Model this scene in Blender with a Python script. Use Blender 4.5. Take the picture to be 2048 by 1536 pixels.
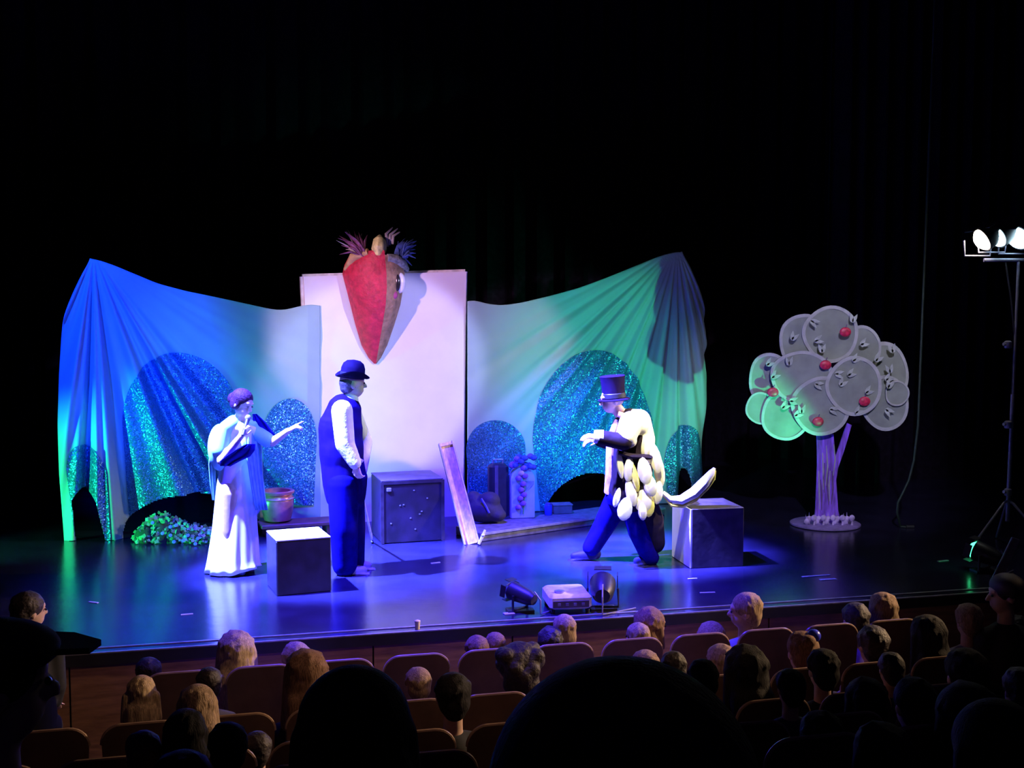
import bpy, bmesh, math, random
import numpy as np
from mathutils import Vector, Matrix
random.seed(7); rng = np.random.default_rng(7)
for o in list(bpy.data.objects): bpy.data.objects.remove(o, do_unlink=True)
scene = bpy.context.scene
C = scene.collection
pi = math.pi

# ------------------------------------------------------------------ camera
F = 2400.0; HOR = 590.0; STAGE = 1.0; CAM = np.array([0.0, 0.0, 3.36])
PITCH = math.atan((768 - HOR) / F)
cd = bpy.data.cameras.new('camera'); cam = bpy.data.objects.new('camera', cd); C.objects.link(cam)
cd.sensor_width = 36; cd.lens = F / 2048 * 36; cd.clip_start = 0.05; cd.clip_end = 200
cam.location = CAM; cam.rotation_euler = (pi / 2 - PITCH, 0, 0); scene.camera = cam
scene.view_settings.view_transform = 'Standard'; scene.view_settings.look = 'None'
scene.view_settings.gamma = 1; scene.view_settings.exposure = 0.0; scene.view_settings.use_curve_mapping = False
# ------------------------------------------------------------------ world
w = bpy.data.worlds.new('hall_dark'); scene.world = w; w.use_nodes = True
bg = w.node_tree.nodes['Background']; bg.inputs[0].default_value = (0.30, 0.16, 1.0, 1); bg.inputs[1].default_value = 0.006

def ray(x, y):
    d = np.array([(x - 1024) / F, 0, 0]); u = -(y - 768) / F
    c, s = math.cos(PITCH), math.sin(PITCH)
    return np.array([(x - 1024) / F, c + u * s, -s + u * c])
def ground(x, y, z=STAGE):
    d = ray(x, y); t = (z - CAM[2]) / d[2]; return CAM + d * t
def at(x, y, D):                       # the point of pixel (x,y) at world distance y = D
    d = ray(x, y); return CAM + d * (D / d[1])
def on_plane(x, y, p, n):
    d = ray(x, y); t = np.dot(np.asarray(p) - CAM, n) / np.dot(d, n); return CAM + d * t
# stage frame: u along the front edge, n into the stage
_a = ground(210, 1305); _b = ground(1900, 1190)
EU = (_b - _a) / np.linalg.norm(_b - _a); EN = np.array([-EU[1], EU[0], 0.0]); EZ = np.array([0, 0, 1.0])
S0 = _a - EU * (_a[0] / EU[0]); S0[2] = 0
THETA = math.atan2(EU[1], EU[0])
def st(u, n, z=0.0): return S0 + EU * u + EN * n + EZ * z
def uv_of(p): q = np.asarray(p) - S0; return float(np.dot(q, EU)), float(np.dot(q, EN))

# ------------------------------------------------------------------ stage lighting rig (above / in front of the stage)
def spot(name, loc, target, power, col, deg, blend=0.4, size=0.08):
    l = bpy.data.lights.new(name, 'SPOT'); o = bpy.data.objects.new(name, l); C.objects.link(o)
    l.energy = power; l.color = col; l.spot_size = math.radians(deg); l.spot_blend = blend; l.shadow_soft_size = size
    o.location = loc; o.rotation_euler = (Vector(target) - Vector(loc)).to_track_quat('-Z', 'Y').to_euler()
    return o
BLUE = (0.10, 0.14, 1.0)
spot('spot_light', (-4.3, 8.8, 7.2), (-1.85, 10.15, 1.75), 110000, BLUE, 24, .8)            # steep blue key on the two at the left
spot('spot_light', (-1.5, 9.5, 6.8), (0.80, 10.6, 1.75), 85000, (0.10, .105, 1.0), 21, .8)   # steep blue key on the striding man
spot('spot_light', (1.2, 7.8, 7.0), (0.98, 10.5, 1.95), 4200, (1.0, .95, .72), 15, .7)       # warm white from above on the striding man
spot('spot_light', (-0.9, 8.6, 7.6), (-0.6, 9.9, 1.0), 16000, (0.04, .02, 1.0), 58, 1.0)    # blue wash over the floor
spot('spot_light', (-4.6, 5.0, 4.6), (-1.2, 12.2, 2.85), 2500, (1.0, .55, .85), 17, .3)       # pink front wash on the panel
spot('spot_light', (4.2, 7.2, 4.6), (-1.15, 12.2, 2.6), 2100, (.52, .50, 1.0), 16.5, .3)      # pale blue from the right
spot('spot_light', (-4.8, 5.0, 6.2), (-3.95, 11.8, 2.9), 9500, (.004, .045, 1.0), 20, .9)    # blue on the left drape
spot('spot_light', (1.0, 5.0, 6.5), (-2.5, 12.0, 2.3), 1500, (.08, .52, .62), 22, .9)       # teal from above on the left drape
spot('spot_light', (1.5, 6.5, 6.5), (.60, 13.0, 1.4), 5200, (.012, .14, 1.0), 17, 1.0)         # blue on the right drape
spot('spot_light', (-1.6, 5.6, 6.5), (.75, 12.9, 2.5), 1050, (.08, .60, .55), 20, .9)         # teal from above on the right drape
spot('spot_light', (2.2, 4.0, 6.2), (3.2, 12.3, 2.2), 1500, (.74, .68, 1.0), 22, .7)         # pale wash on the tree
spot('spot_light', (-6.2, 9.6, 1.25), (-3.9, 11.6, 1.4), 1050, (.02, .95, .30), 46, .9, .05)  # green lamp in the left wing
spot('added_house_light', (7.4, 9.7, 4.0), (-1.4, 7.2, 1.0), 3000, (1.0, .66, .36), 34, .8, .15)    # unseen warm lamp added at the right to rim the heads
spot('added_house_light', (1.6, 5.2, 5.6), (-0.9, 8.0, .8), 190, (1.0, .58, .36), 58, .9, .2)       # dim warm fill added over the front rows for the stage-front wall

# ------------------------------------------------------------------ materials
MATS = {}
def mat(name, col, rough=.6, metal=0, var=.2, scale=14, bump=0.0, bscale=None, spec=.5, stretch=None, col2=None, emit=None, sheen=0):
    if name in MATS: return MATS[name]
    m = bpy.data.materials.new(name); m.use_nodes = True; nt = m.node_tree; b = nt.nodes['Principled BSDF']
    b.inputs['Roughness'].default_value = rough; b.inputs['Metallic'].default_value = metal
    b.inputs['Specular IOR Level'].default_value = spec
    if sheen: b.inputs['Sheen Weight'].default_value = sheen
    tc = nt.nodes.new('ShaderNodeTexCoord'); mp = nt.nodes.new('ShaderNodeMapping')
    nt.links.new(tc.outputs['Object'], mp.inputs[0])
    if stretch: mp.inputs['Scale'].default_value = stretch
    n = nt.nodes.new('ShaderNodeTexNoise'); n.inputs['Scale'].default_value = scale; n.inputs['Detail'].default_value = 5
    nt.links.new(mp.outputs[0], n.inputs['Vector'])
    r = nt.nodes.new('ShaderNodeValToRGB')
    c2 = col2 if col2 else tuple(min(1, c * (1 + var)) for c in col); c1 = col if col2 else tuple(c * (1 - var) for c in col)
    r.color_ramp.elements[0].position = .35; r.color_ramp.elements[1].position = .65
    r.color_ramp.elements[0].color = (*c1, 1); r.color_ramp.elements[1].color = (*c2, 1)
    nt.links.new(n.outputs[0], r.inputs[0]); nt.links.new(r.outputs[0], b.inputs['Base Color'])
    if bump:
        n2 = nt.nodes.new('ShaderNodeTexNoise'); n2.inputs['Scale'].default_value = bscale or scale; n2.inputs['Detail'].default_value = 4
        nt.links.new(mp.outputs[0], n2.inputs['Vector'])
        bp = nt.nodes.new('ShaderNodeBump'); bp.inputs['Strength'].default_value = bump; bp.inputs['Distance'].default_value = .02
        nt.links.new(n2.outputs[0], bp.inputs['Height']); nt.links.new(bp.outputs[0], b.inputs['Normal'])
    if emit:
        b.inputs['Emission Color'].default_value = (*emit[0], 1); b.inputs['Emission Strength'].default_value = emit[1]
    MATS[name] = m; return m
def sequin_mat():
    m = bpy.data.materials.new('sequin'); m.use_nodes = True; nt = m.node_tree; b = nt.nodes['Principled BSDF']
    b.inputs['Metallic'].default_value = .55; b.inputs['Roughness'].default_value = .33
    tc = nt.nodes.new('ShaderNodeTexCoord')
    v = nt.nodes.new('ShaderNodeTexVoronoi'); v.inputs['Scale'].default_value = 120
    nt.links.new(tc.outputs['Object'], v.inputs['Vector'])
    mul = nt.nodes.new('ShaderNodeVectorMath'); mul.operation = 'SUBTRACT'; mul.inputs[1].default_value = (.5, .5, .5)
    nt.links.new(v.outputs['Color'], mul.inputs[0])
    sc = nt.nodes.new('ShaderNodeVectorMath'); sc.operation = 'SCALE'; sc.inputs['Scale'].default_value = .8
    nt.links.new(mul.outputs[0], sc.inputs[0])
    g = nt.nodes.new('ShaderNodeNewGeometry'); ad = nt.nodes.new('ShaderNodeVectorMath'); ad.operation = 'ADD'
    nt.links.new(g.outputs['Normal'], ad.inputs[0]); nt.links.new(sc.outputs[0], ad.inputs[1])
    no = nt.nodes.new('ShaderNodeVectorMath'); no.operation = 'NORMALIZE'; nt.links.new(ad.outputs[0], no.inputs[0])
    nt.links.new(no.outputs[0], b.inputs['Normal'])
    r = nt.nodes.new('ShaderNodeValToRGB'); r.color_ramp.elements[0].color = (.02, .10, .30, 1); r.color_ramp.elements[1].color = (.12, .36, .62, 1)
    s = nt.nodes.new('ShaderNodeSeparateColor'); nt.links.new(v.outputs['Color'], s.inputs[0]); nt.links.new(s.outputs[0], r.inputs[0])
    nt.links.new(r.outputs[0], b.inputs['Base Color'])
    return m
SEQ = sequin_mat()
M_FLOOR = mat('stage_floor', (.016, .014, .040), .22, var=.25, scale=3, bump=.05, bscale=9, spec=.6)
M_BLACK = mat('black_drape', (.009, .006, .014), .95, var=.3, spec=.05)
M_CURT = mat('satin_drape', (.30, .42, .46), .55, var=.06, scale=2, sheen=.2)
M_PANEL = mat('panel_white', (.74, .72, .76), .7, var=.03, scale=3)
M_SKIN = mat('skin', (.62, .40, .31), .55, var=.08, scale=30)
M_WHITE = mat('white_cotton', (.78, .78, .80), .8, var=.06, bump=.3, bscale=25)
M_EYE = mat('eye_dark', (.02, .015, .02), .15)

# ------------------------------------------------------------------ mesh helpers (each returns verts array, faces list)
def comb(*gs):
    V = []; Fc = []; n = 0
    for v, f in gs:
        V.append(np.asarray(v, float)); Fc += [tuple(i + n for i in q) for q in f]; n += len(v)
    return np.vstack(V), Fc
def loft(rings, cap=True, closed=True):
    k = len(rings[0]); V = np.vstack([np.asarray(r, float) for r in rings]); Fc = []
    for i in range(len(rings) - 1):
        for j in range(k if closed else k - 1):
            a = i * k + j; b_ = i * k + (j + 1) % k; Fc.append((a, b_, b_ + k, a + k))
    if cap: Fc.append(tuple(range(k - 1, -1, -1))); Fc.append(tuple(range((len(rings) - 1) * k, len(rings) * k)))
    return V, Fc
def frame_of(d):
    d = np.asarray(d, float); d = d / (np.linalg.norm(d) + 1e-12)
    a = np.array([0, 0, 1.0]) if abs(d[2]) < .9 else np.array([1.0, 0, 0])
    x = np.cross(a, d); x /= np.linalg.norm(x); return x, np.cross(d, x), d
def tube(pts, radii, seg=10, flat=1.0):
    pts = [np.asarray(p, float) for p in pts]; rings = []
    if not hasattr(radii, '__len__'): radii = [radii] * len(pts)
    x0 = None
    for i, p in enumerate(pts):
        d = pts[min(i + 1, len(pts) - 1)] - pts[max(i - 1, 0)]; x, y, d = frame_of(d)
        if x0 is not None:
            x = x0 - d * np.dot(x0, d); x /= np.linalg.norm(x) + 1e-12; y = np.cross(d, x)
        x0 = x
        rings.append([p + radii[i] * (math.cos(t) * x + flat * math.sin(t) * y) for t in np.linspace(0, 2 * pi, seg, endpoint=False)])
    return loft(rings)
def caps(p0, p1, r0, r1, seg=18):            # rounded, tapered capsule
    p0 = np.asarray(p0, float); p1 = np.asarray(p1, float); x, y, d = frame_of(p1 - p0); rings = []
    prof = [(-math.cos(a), math.sin(a), 0) for a in (.25, .7, 1.15, 1.57)] + [(math.cos(a), math.sin(a), 1) for a in (1.57, 1.15, .7, .25)]
    for h, r, e in prof:
        R = r1 if e else r0; c = (p1 if e else p0) + d * h * R
        rings.append([c + R * r * (math.cos(t) * x + math.sin(t) * y) for t in np.linspace(0, 2 * pi, seg, endpoint=False)])
    return loft(rings)
def ell(c, r, R=None, seg=22, ring=14):
    c = np.asarray(c, float); rings = []
    for a in np.linspace(.12, pi - .12, ring):
        rr = [np.array([math.sin(a) * math.cos(t) * r[0], math.sin(a) * math.sin(t) * r[1], -math.cos(a) * r[2]]) for t in np.linspace(0, 2 * pi, seg, endpoint=False)]
        rings.append([c + (R @ q if R is not None else q) for q in rr])
    return loft(rings)
def box(c, s, ax=None, bev=0.0):
    c = np.asarray(c, float); ax = ax if ax is not None else np.eye(3)
    if bev <= 0:
        V = [c + sum(ax[i] * (k[i] * s[i] / 2) for i in range(3)) for k in ((-1,-1,-1),(1,-1,-1),(1,1,-1),(-1,1,-1),(-1,-1,1),(1,-1,1),(1,1,1),(-1,1,1))]
        return np.array(V), [(3,2,1,0),(4,5,6,7),(0,1,5,4),(1,2,6,5),(2,3,7,6),(3,0,4,7)]
    def ring(ix, iy, z):
        a, b_ = s[0] / 2 - ix, s[1] / 2 - ix; e = bev
        q = [(-a, -b_ + e), (-a + e, -b_), (a - e, -b_), (a, -b_ + e), (a, b_ - e), (a - e, b_), (-a + e, b_), (-a, b_ - e)]
        return [c + ax[0] * x + ax[1] * y + ax[2] * z for x, y in q]
    h = s[2] / 2
    return loft([ring(bev, 0, -h), ring(0, 0, -h + bev), ring(0, 0, h - bev), ring(bev, 0, h)])
def lathe(prof, c=(0, 0, 0), seg=24, ax=None):
    c = np.asarray(c, float); ax = ax if ax is not None else np.eye(3)
    return loft([[c + ax[0] * r * math.cos(t) + ax[1] * r * math.sin(t) + ax[2] * z for t in np.linspace(0, 2 * pi, seg, endpoint=False)] for r, z in prof])
def slab(poly, dvec):                         # outline of 3-D points given thickness dvec
    p = np.array(poly, float); return loft([p, p + np.asarray(dvec)])

def mesh_obj(name, g, m, parent=None, smooth=True, local=False):
    V, Fc = g; V = np.asarray(V, float)
    if parent is not None and not local: V = V - np.array(ORG[parent.name])
    me = bpy.data.meshes.new(name); me.from_pydata(V.tolist(), [], Fc); me.validate()
    bm = bmesh.new(); bm.from_mesh(me); bmesh.ops.recalc_face_normals(bm, faces=bm.faces); bm.to_mesh(me); bm.free()
    return link(name, me, m, parent, smooth)
ORG = {}
def link(name, me, m, parent=None, smooth=True):
    o = bpy.data.objects.new(name, me); C.objects.link(o)
    if m is not None and not len(me.materials): me.materials.append(m)
    if smooth:
        me.polygons.foreach_set('use_smooth', [True] * len(me.polygons))
        if len(me.polygons) < 20000:
            try: me.set_sharp_from_angle(angle=math.radians(40))
            except Exception: pass
    if parent is not None: o.parent = parent; ORG[o.name] = ORG[parent.name]
    return o
def tag(o, label, cat, group=None):
    o['label'] = label; o['category'] = cat
    if group: o['group'] = group
    return o
def thing(name, label, cat, loc=(0, 0, 0), group=None):
    o = bpy.data.objects.new(name, None); C.objects.link(o); o.empty_display_size = .1
    o.location = loc; ORG[o.name] = np.array(loc, float); return tag(o, label, cat, group)
def struct(name, g, m, smooth=False, origin=None):
    o = mesh_obj(name, g, m, None, smooth); o['kind'] = 'structure'; ORG[o.name] = np.zeros(3); return o
def blob(name, prims, voxel, m, parent, sm=6, factor=.5):   # overlapping closed solids fused into one skin
    V, Fc = comb(*prims); V = V - np.array(ORG[parent.name])
    me = bpy.data.meshes.new('t'); me.from_pydata(V.tolist(), [], Fc)
    bm = bmesh.new(); bm.from_mesh(me); bmesh.ops.recalc_face_normals(bm, faces=bm.faces); bm.to_mesh(me); bm.free()
    t = bpy.data.objects.new('t', me); C.objects.link(t)
    r = t.modifiers.new('r', 'REMESH'); r.mode = 'VOXEL'; r.voxel_size = voxel
    s = t.modifiers.new('s', 'SMOOTH'); s.iterations = sm; s.factor = factor
    dg = bpy.context.evaluated_depsgraph_get(); dg.update()
    out = bpy.data.meshes.new_from_object(t.evaluated_get(dg))
    bpy.data.objects.remove(t); bpy.data.meshes.remove(me); out.name = name
    return link(name, out, m, parent, True)
AXS = np.array([EU, EN, EZ])
def axes(deg):                                 # horizontal frame turned deg from the picture's x
    a = math.radians(deg); return np.array([[math.cos(a), math.sin(a), 0], [-math.sin(a), math.cos(a), 0], [0, 0, 1.0]])

# ================================================================== THE PLACE
# stage
def rect_st(u0, u1, n0, n1, z0, z1):
    return box((st((u0 + u1) / 2, (n0 + n1) / 2, (z0 + z1) / 2)), (u1 - u0, n1 - n0, z1 - z0), AXS)
struct('floor', rect_st(-9, 9, 0.02, 9.5, STAGE - .12, STAGE), M_FLOOR)
M_NOSE = mat('edge_black', (.015, .014, .018), .5)
M_STRIP = mat('metal_strip', (.42, .40, .42), .35, .7)
struct('trim_1', rect_st(-9, 9, -.03, .02, STAGE - .075, STAGE + .002), M_NOSE)
struct('trim_2', rect_st(-9, 9, -.03, -.005, STAGE + .002, STAGE + .010), M_STRIP)
struct('trim_3', rect_st(-9, 9, .10, .125, STAGE, STAGE + .006), M_STRIP)
wf = struct('wall_stage_front', rect_st(-9, 9, .02, .10, 0, STAGE - .12), mat('front_core', (.03, .02, .015), .8))
M_WOODF = mat('front_wood', (.30, .15, .075), .5, var=.25, scale=5, stretch=(1, 1, 6), bump=.1)
for i in range(18):
    u0 = -9 + i
    mesh_obj('panel', rect_st(u0 + .006, u0 + .994, -.015, .02, .04, STAGE - .075), M_WOODF, wf, False)
# black drapes round the stage
def drape(name, p0, p1, z0, z1, amp, waves, m, flat=False):
    p0 = np.asarray(p0); p1 = np.asarray(p1); L = np.linalg.norm(p1 - p0); d = (p1 - p0) / L; nrm = np.array([-d[1], d[0], 0])
    N = int(waves * 10); front = []; back = []
    for i in range(N + 1):
        t = i / N; a = amp * (math.sin(t * waves * 2 * pi) + .4 * math.sin(t * waves * 3.3 * pi + 1)); q = p0 + d * L * t + nrm * a
        front.append(q)
    V = []; Fc = []
    for z in (z0, z1):
        for q in front: V.append(q + EZ * z)
    for z in (z0, z1):
        for q in front: V.append(q + nrm * .02 + EZ * z)
    n = N + 1
    for i in range(N): Fc += [(i, i + 1, n + i + 1, n + i), (2 * n + i, 3 * n + i, 3 * n + i + 1, 2 * n + i + 1), (i, 2*n+i, 2*n+i+1, i+1), (n+i, n+i+1, 3*n+i+1, 3*n+i)]
    Fc += [(0, n, 3*n, 2*n), (N, 2*n+N, 3*n+N, n+N)]
    return np.array(V), Fc
struct('wall_back', drape('b', st(-9, 7.6), st(9, 7.6), STAGE, 9, .06, 50, M_BLACK), M_BLACK, True)
struct('wall_right', drape('r', st(5.3, 5.2), st(8.5, 5.6), STAGE, 9, .07, 12, M_BLACK), M_BLACK, True)
struct('wall_left', drape('l', st(-8.5, 4.5), st(-5.2, 4.3), STAGE, 9, .07, 12, M_BLACK), M_BLACK, True)
# raked auditorium floor in steps
ROW_P = .85
FZ = [.12, .12, .26, .48, .74, 1.0, 1.26, 1.5, 1.75, 2.0, 2.2]
def row_o(k): return .75 + ROW_P * k
def floor_z(o):
    return FZ[max(0, min(10, int(math.floor((o - .35) / ROW_P))))]
prof = []; g = []
for k in range(0, 11):
    n1 = -(.35 + ROW_P * k) if k else 0.06; n0 = -(.35 + ROW_P * (k + 1)); z = FZ[k]
    g.append(rect_st(-8, 8, n0, n1, z - .30, z))
M_AUD = mat('aisle_floor', (.05, .04, .045), .8)
struct('floor_auditorium', comb(*g), M_AUD)

# ================================================================== BACKDROP
SB0 = ground(125, 1085); SB1 = ground(1400, 1003)
SU = (SB1 - SB0) / np.linalg.norm(SB1 - SB0); SN = np.array([SU[1], -SU[0], 0])      # SN points to the audience
def interp(pts, t):
    X = [p[0] for p in pts]; Y = [p[1] for p in pts]
    return float(np.interp(t, X, Y) * .2 + sum(np.interp(t + d, X, Y) for d in (-16, -11, -6, -3, 3, 6, 11, 16)) * .1)
def bx(x): return SB0[0] + 0 * x
def base_y(x): return 1085 + (1003 - 1085) * (x - 125) / (1400 - 125)
LTOP = [(185, 517), (215, 526), (260, 545), (310, 566), (370, 582), (430, 594), (500, 609), (545, 619), (570, 620), (600, 612), (625, 608), (642, 612)]
LLEFT = [(517, 182), (545, 165), (580, 148), (620, 131), (660, 123), (750, 117), (850, 114), (950, 118), (1085, 128)]
RTOP = [(935, 603), (950, 599), (965, 606), (1000, 611), (1040, 606), (1100, 592), (1160, 575), (1220, 553), (1280, 528), (1320, 512), (1352, 503), (1362, 504)]
RRIGHT = [(503, 1362), (520, 1374), (560, 1393), (600, 1414), (640, 1424), (700, 1427), (800, 1425), (900, 1418), (1010, 1400)]
def fold_left(x, y):
    dx, dy = x - 187, y - 505; a = math.degrees(math.atan2(dx, max(dy, 1))); r = math.hypot(dx, dy)
    amp = min(1, r / 260.0) * .075 * max(0.12, min(1, (44 - a) / 16.0)) if a < 44 else .0066 * min(1, r / 260)
    ph = a * 0.46 + .9 * math.sin(a * .21)
    f = amp * (math.sin(ph) + .45 * math.sin(ph * 2.3 + 1.0))
    if x > 615: f += .0012 * (x - 615) * -1.2
    f -= .30 * max(0, (165 - x) / 50.0) ** 2 * .6
    return f
def fold_right(x, y):
    dx, dy = x - 1355, y - 490; a = math.degrees(math.atan2(-dx, max(dy, 1))); r = math.hypot(dx, dy)
    k = max(0.0, min(1, (66 - a) / 16.0)); amp = min(1, r / 260.0) * .040 * (k * .55 + (.45 if a < 12 else 0)) * (1 if r < 330 or a < 12 else max(.15, 1 - (r - 330) / 200))
    ph = a * 0.85 + .6 * math.sin(a * .3)
    f = amp * (math.sin(ph) + .4 * math.sin(ph * 1.9 + .7))
    f += .006 * math.sin(x * .045)
    f -= .30 * max(0, (x - 1375) / 50.0) ** 2 * .6
    return f
def drape_pt(x, y, side, off=0.0):
    p = on_plane(x, y, SB0, SN)
    f = fold_left(x, y) if side == 'L' else fold_right(x, y)
    q = p + SN * (f + off)
    q[2] = max(q[2], STAGE + .004); return q
ARCH = {'L': [(176, 212, 34, 975, 1100), (388, 388, 142, 986, 1100)], 'R': [(1187, 1187, 108, 945, 1100), (1370, 1366, 19, 936, 1100)]}
def in_arch(x, y, side):
    for i, (cx, cx2, hw, top, bot) in enumerate(ARCH[side]):
        if y < top: continue
        t = (y - top) / (1085 - top)
        c = cx + (0 if i == 0 and side == 'R' else (cx2 - cx) * 0)
        s = min(1.0, math.sqrt(max(0, 1 - (1 - min(1, t / .9)) ** 2)))
        if side == 'L' and i == 0:
            if 176 - 36 * min(1, math.sqrt(t * 4)) + 12 * t < x < 165 + 20 * min(1, math.sqrt(t * 4)) + 28 * t: return True
        elif abs(x - c) < hw * s: return True
    return False
def make_drape(side, label):
    NU, NV = 250, 200; V = np.zeros((NU + 1, NV + 1, 3)); P = np.zeros((NU + 1, NV + 1, 2))
    for j in range(NV + 1):
        for i in range(NU + 1):
            t = i / NU; v = j / NV
            if side == 'L':
                xt = 182 + (642 - 182) * t; yt = interp(LTOP, xt); xb = 128 + (642 - 128) * t; yb = base_y(xb) + 3
                y = yt + (yb - yt) * v
                xl = interp(LLEFT, 517 + (1085 - 517) * v); x = xl + (642 - xl) * t
                yt = interp(LTOP, x) if x > 182 else 517 + (182 - x) * .5; 
                y = yt * (1 - v) + yb * v
                ed = interp(LLEFT, y)
                x = ed + (642 - ed) * t
                y = (interp(LTOP, x) if x > 182 else 517) * (1 - v) + (base_y(x) + 3) * v
                ed = interp(LLEFT, y); x = ed + (642 - ed) * t
            else:
                x = 935 + (1400 - 935) * t
                for _ in range(3):
                    y = (interp(RTOP, x) if x < 1362 else 503) * (1 - v) + (base_y(x) + 3) * v
                    ed = interp(RRIGHT, y); x = 935 + (ed - 935) * t
            P[i, j] = (x, y); V[i, j] = drape_pt(x, y, side)
    idx = lambda i, j: i * (NV + 1) + j; Fc = []
    for i in range(NU):
        for j in range(NV):
            c = (P[i, j] + P[i + 1, j + 1]) / 2
            if not in_arch(c[0], c[1], side): Fc.append((idx(i, j), idx(i + 1, j), idx(i + 1, j + 1), idx(i, j + 1)))
    t = thing('stage_drape', label, 'curtain', tuple(ground(390 if side == 'L' else 1165, base_y(390 if side == 'L' else 1165))), 'satin drapes of the set')
    o = mesh_obj('cloth', (V.reshape(-1, 3), Fc), M_CURT, t)
    s = o.modifiers.new('thick', 'SOLIDIFY'); s.thickness = .004; s.offset = -1
    return t
DL = make_drape('L', 'pleated blue and green drape peaked at the far left, with a wide dark arch')
DR = make_drape('R', 'teal drape peaked at its right end, behind the man in the top hat')
def patch(side, parent, cx, top, hwl, hwr, mid, bot, skew=0):
    # rounded hill: half-ellipse cap from mid up to top, sides run down to bot
    NU, NV = 110, 150; V = []; P = []; Fc = []
    for j in range(NV + 1):
        y = top + (bot - top) * (j / NV) ** 1.3
        s = math.sqrt(max(0, 1 - ((mid - y) / (mid - top)) ** 2)) if y < mid else 1 - .12 * (y - mid) / max(1, bot - mid)
        c = cx + skew * (y - top)
        for i in range(NU + 1):
            x = c - hwl * s + (hwl + hwr) * s * i / NU
            P.append((x, y)); V.append(drape_pt(x, min(y, base_y(x) + 3), side, .012))
    for j in range(NV):
        for i in range(NU):
            a = j * (NU + 1) + i; q = P[a]
            if not in_arch(q[0] + 1, q[1] + 1, side): Fc.append((a, a + 1, a + NU + 2, a + NU + 1))
    return mesh_obj('sequin_patch', (np.array(V), Fc), SEQ, parent)
patch('L', DL, 352, 705, 110, 128, 850, 1084, .02)
patch('L', DL, 582, 797, 58, 52, 880, 1010)
patch('L', DL, 163, 890, 36, 44, 950, 1084, .1)
patch('R', DR, 1193, 700, 128, 110, 880, 1022)
patch('R', DR, 990, 840, 58, 60, 900, 1010)
patch('R', DR, 1372, 850, 44, 40, 930, 990)
# white panel between the drapes
PP = SB0 - SN * .06
def pp(x, y, off=0.0): return on_plane(x, y, PP, SN) + SN * off
quad = [pp(607, 553), pp(933, 543), pp(926, 1042), pp(632, 1062)]
for q in quad[2:]: q[2] = STAGE
t = thing('white_panel', 'tall pale flat panel standing between the two drapes', 'panel', tuple((quad[2] + quad[3]) / 2))
mesh_obj('face_board', slab(quad, -SN * .05), M_PANEL, t, False)
fr = mat('panel_frame', (.6, .58, .62), .6)
for a, b_ in ((0, 1), (1, 2), (3, 0)):
    d = (quad[b_] - quad[a]); L = np.linalg.norm(d); x = d / L; z = np.cross(x, SN)
    mesh_obj('edge_batten', box((quad[a] + quad[b_]) / 2 - SN * .07, (L, .05, .05), np.array([x, z, SN])), fr, t, False)

# ------------------------------------------------------------------ big bird-head mask on the panel
def mk(x, y, off): return pp(x, y, off)
t = thing('bird_mask', 'giant red beaked bird mask with feather tufts hung on the white panel', 'mask', tuple(mk(750, 728, .05)))
M_RED = mat('mask_red', (.48, .016, .045), .6, var=.25, scale=18, bump=.5, bscale=30)
M_BRN = mat('mask_brown', (.30, .17, .10), .7, var=.3, scale=16, bump=.5, bscale=30)
def half(rows, sgn, ridge):
    rings = []
    for y, xe in rows:
        xr = ridge(y); dep = .34 * min(1, (735 - y) / 130.0); ring = []
        for k in range(9):
            a = k / 8 * pi / 2; x = xr + (xe - xr) * math.sin(a); ring.append(mk(x, y, .02 + dep * math.cos(a)))
        ring.append(mk(xr, y, .02)); rings.append(ring)
    return loft(rings)
ridge = lambda y: np.interp(y, [500, 560, 730], [752, 758, 750])
mesh_obj('red_beak', half([(503, 712), (515, 696), (530, 688), (548, 684), (575, 691), (610, 700), (650, 710), (690, 722), (715, 736), (727, 747)], -1, ridge), M_RED, t)
mesh_obj('brown_beak', half([(512, 790), (525, 803), (545, 806), (575, 803), (610, 797), (650, 786), (690, 773), (715, 761), (727, 752)], 1, ridge), M_BRN, t)
mesh_obj('brow', tube([mk(758, 518, .33), mk(776, 520, .30), mk(793, 528, .24), mk(806, 540, .15)], [.045, .055, .05, .03]), mat('mask_grey', (.22, .25, .24), .7, var=.4, scale=30, bump=.4), t)
e = mesh_obj('eye', ell(mk(787, 566, .27), (.060, .05, .105)), mat('mask_eye', (.62, .6, .7), .3), t)
mesh_obj('pupil', ell(mk(780, 566, .315), (.03, .02, .085)), M_EYE, e)
mesh_obj('cheek_spot', ell(mk(770, 590, .30), (.06, .03, .05)), mat('mask_magenta', (.35, .05, .18), .7), t)
mesh_obj('crest', tube([mk(745, 515, .28), mk(746, 500, .27), mk(748, 485, .25), mk(750, 474, .22)], [.08, .13, .11, .03], 12, .6), mat('mask_yellow', (.62, .60, .22), .7, var=.3, scale=22, bump=.3), t)
M_F1 = mat('feather_plum', (.20, .07, .12), .7, var=.4); M_F2 = mat('feather_blue', (.05, .09, .26), .7, var=.4); M_F3 = mat('feather_grey', (.42, .38, .36), .6)
def feather(a, b_, w, m, off, bend=.04):
    p0 = mk(*a, off); p1 = mk(*b_, off + random.uniform(-.08, .05)); mid = (p0 + p1) / 2 + np.array([0, -bend, bend])
    pts = [p0, p0 * .5 + mid * .5, mid, p1 * .5 + mid * .5, p1]
    mesh_obj('feather', tube(pts, [w * .4, w, w * .9, w * .6, w * .1], 8, .25), m, t)
for k, (x, y) in enumerate(((666, 482), (672, 473), (680, 466), (690, 461), (699, 463), (708, 466), (718, 468), (726, 472), (676, 492), (684, 500), (673, 510), (669, 478), (685, 463), (704, 472), (694, 470), (712, 474), (680, 484))):
    feather((712 + k % 3 * 6, 522 - k % 4 * 3), (x, y), .048 if k % 3 else .026, M_F1 if k % 3 else M_F3, .20 + .02 * (k % 3))
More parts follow.
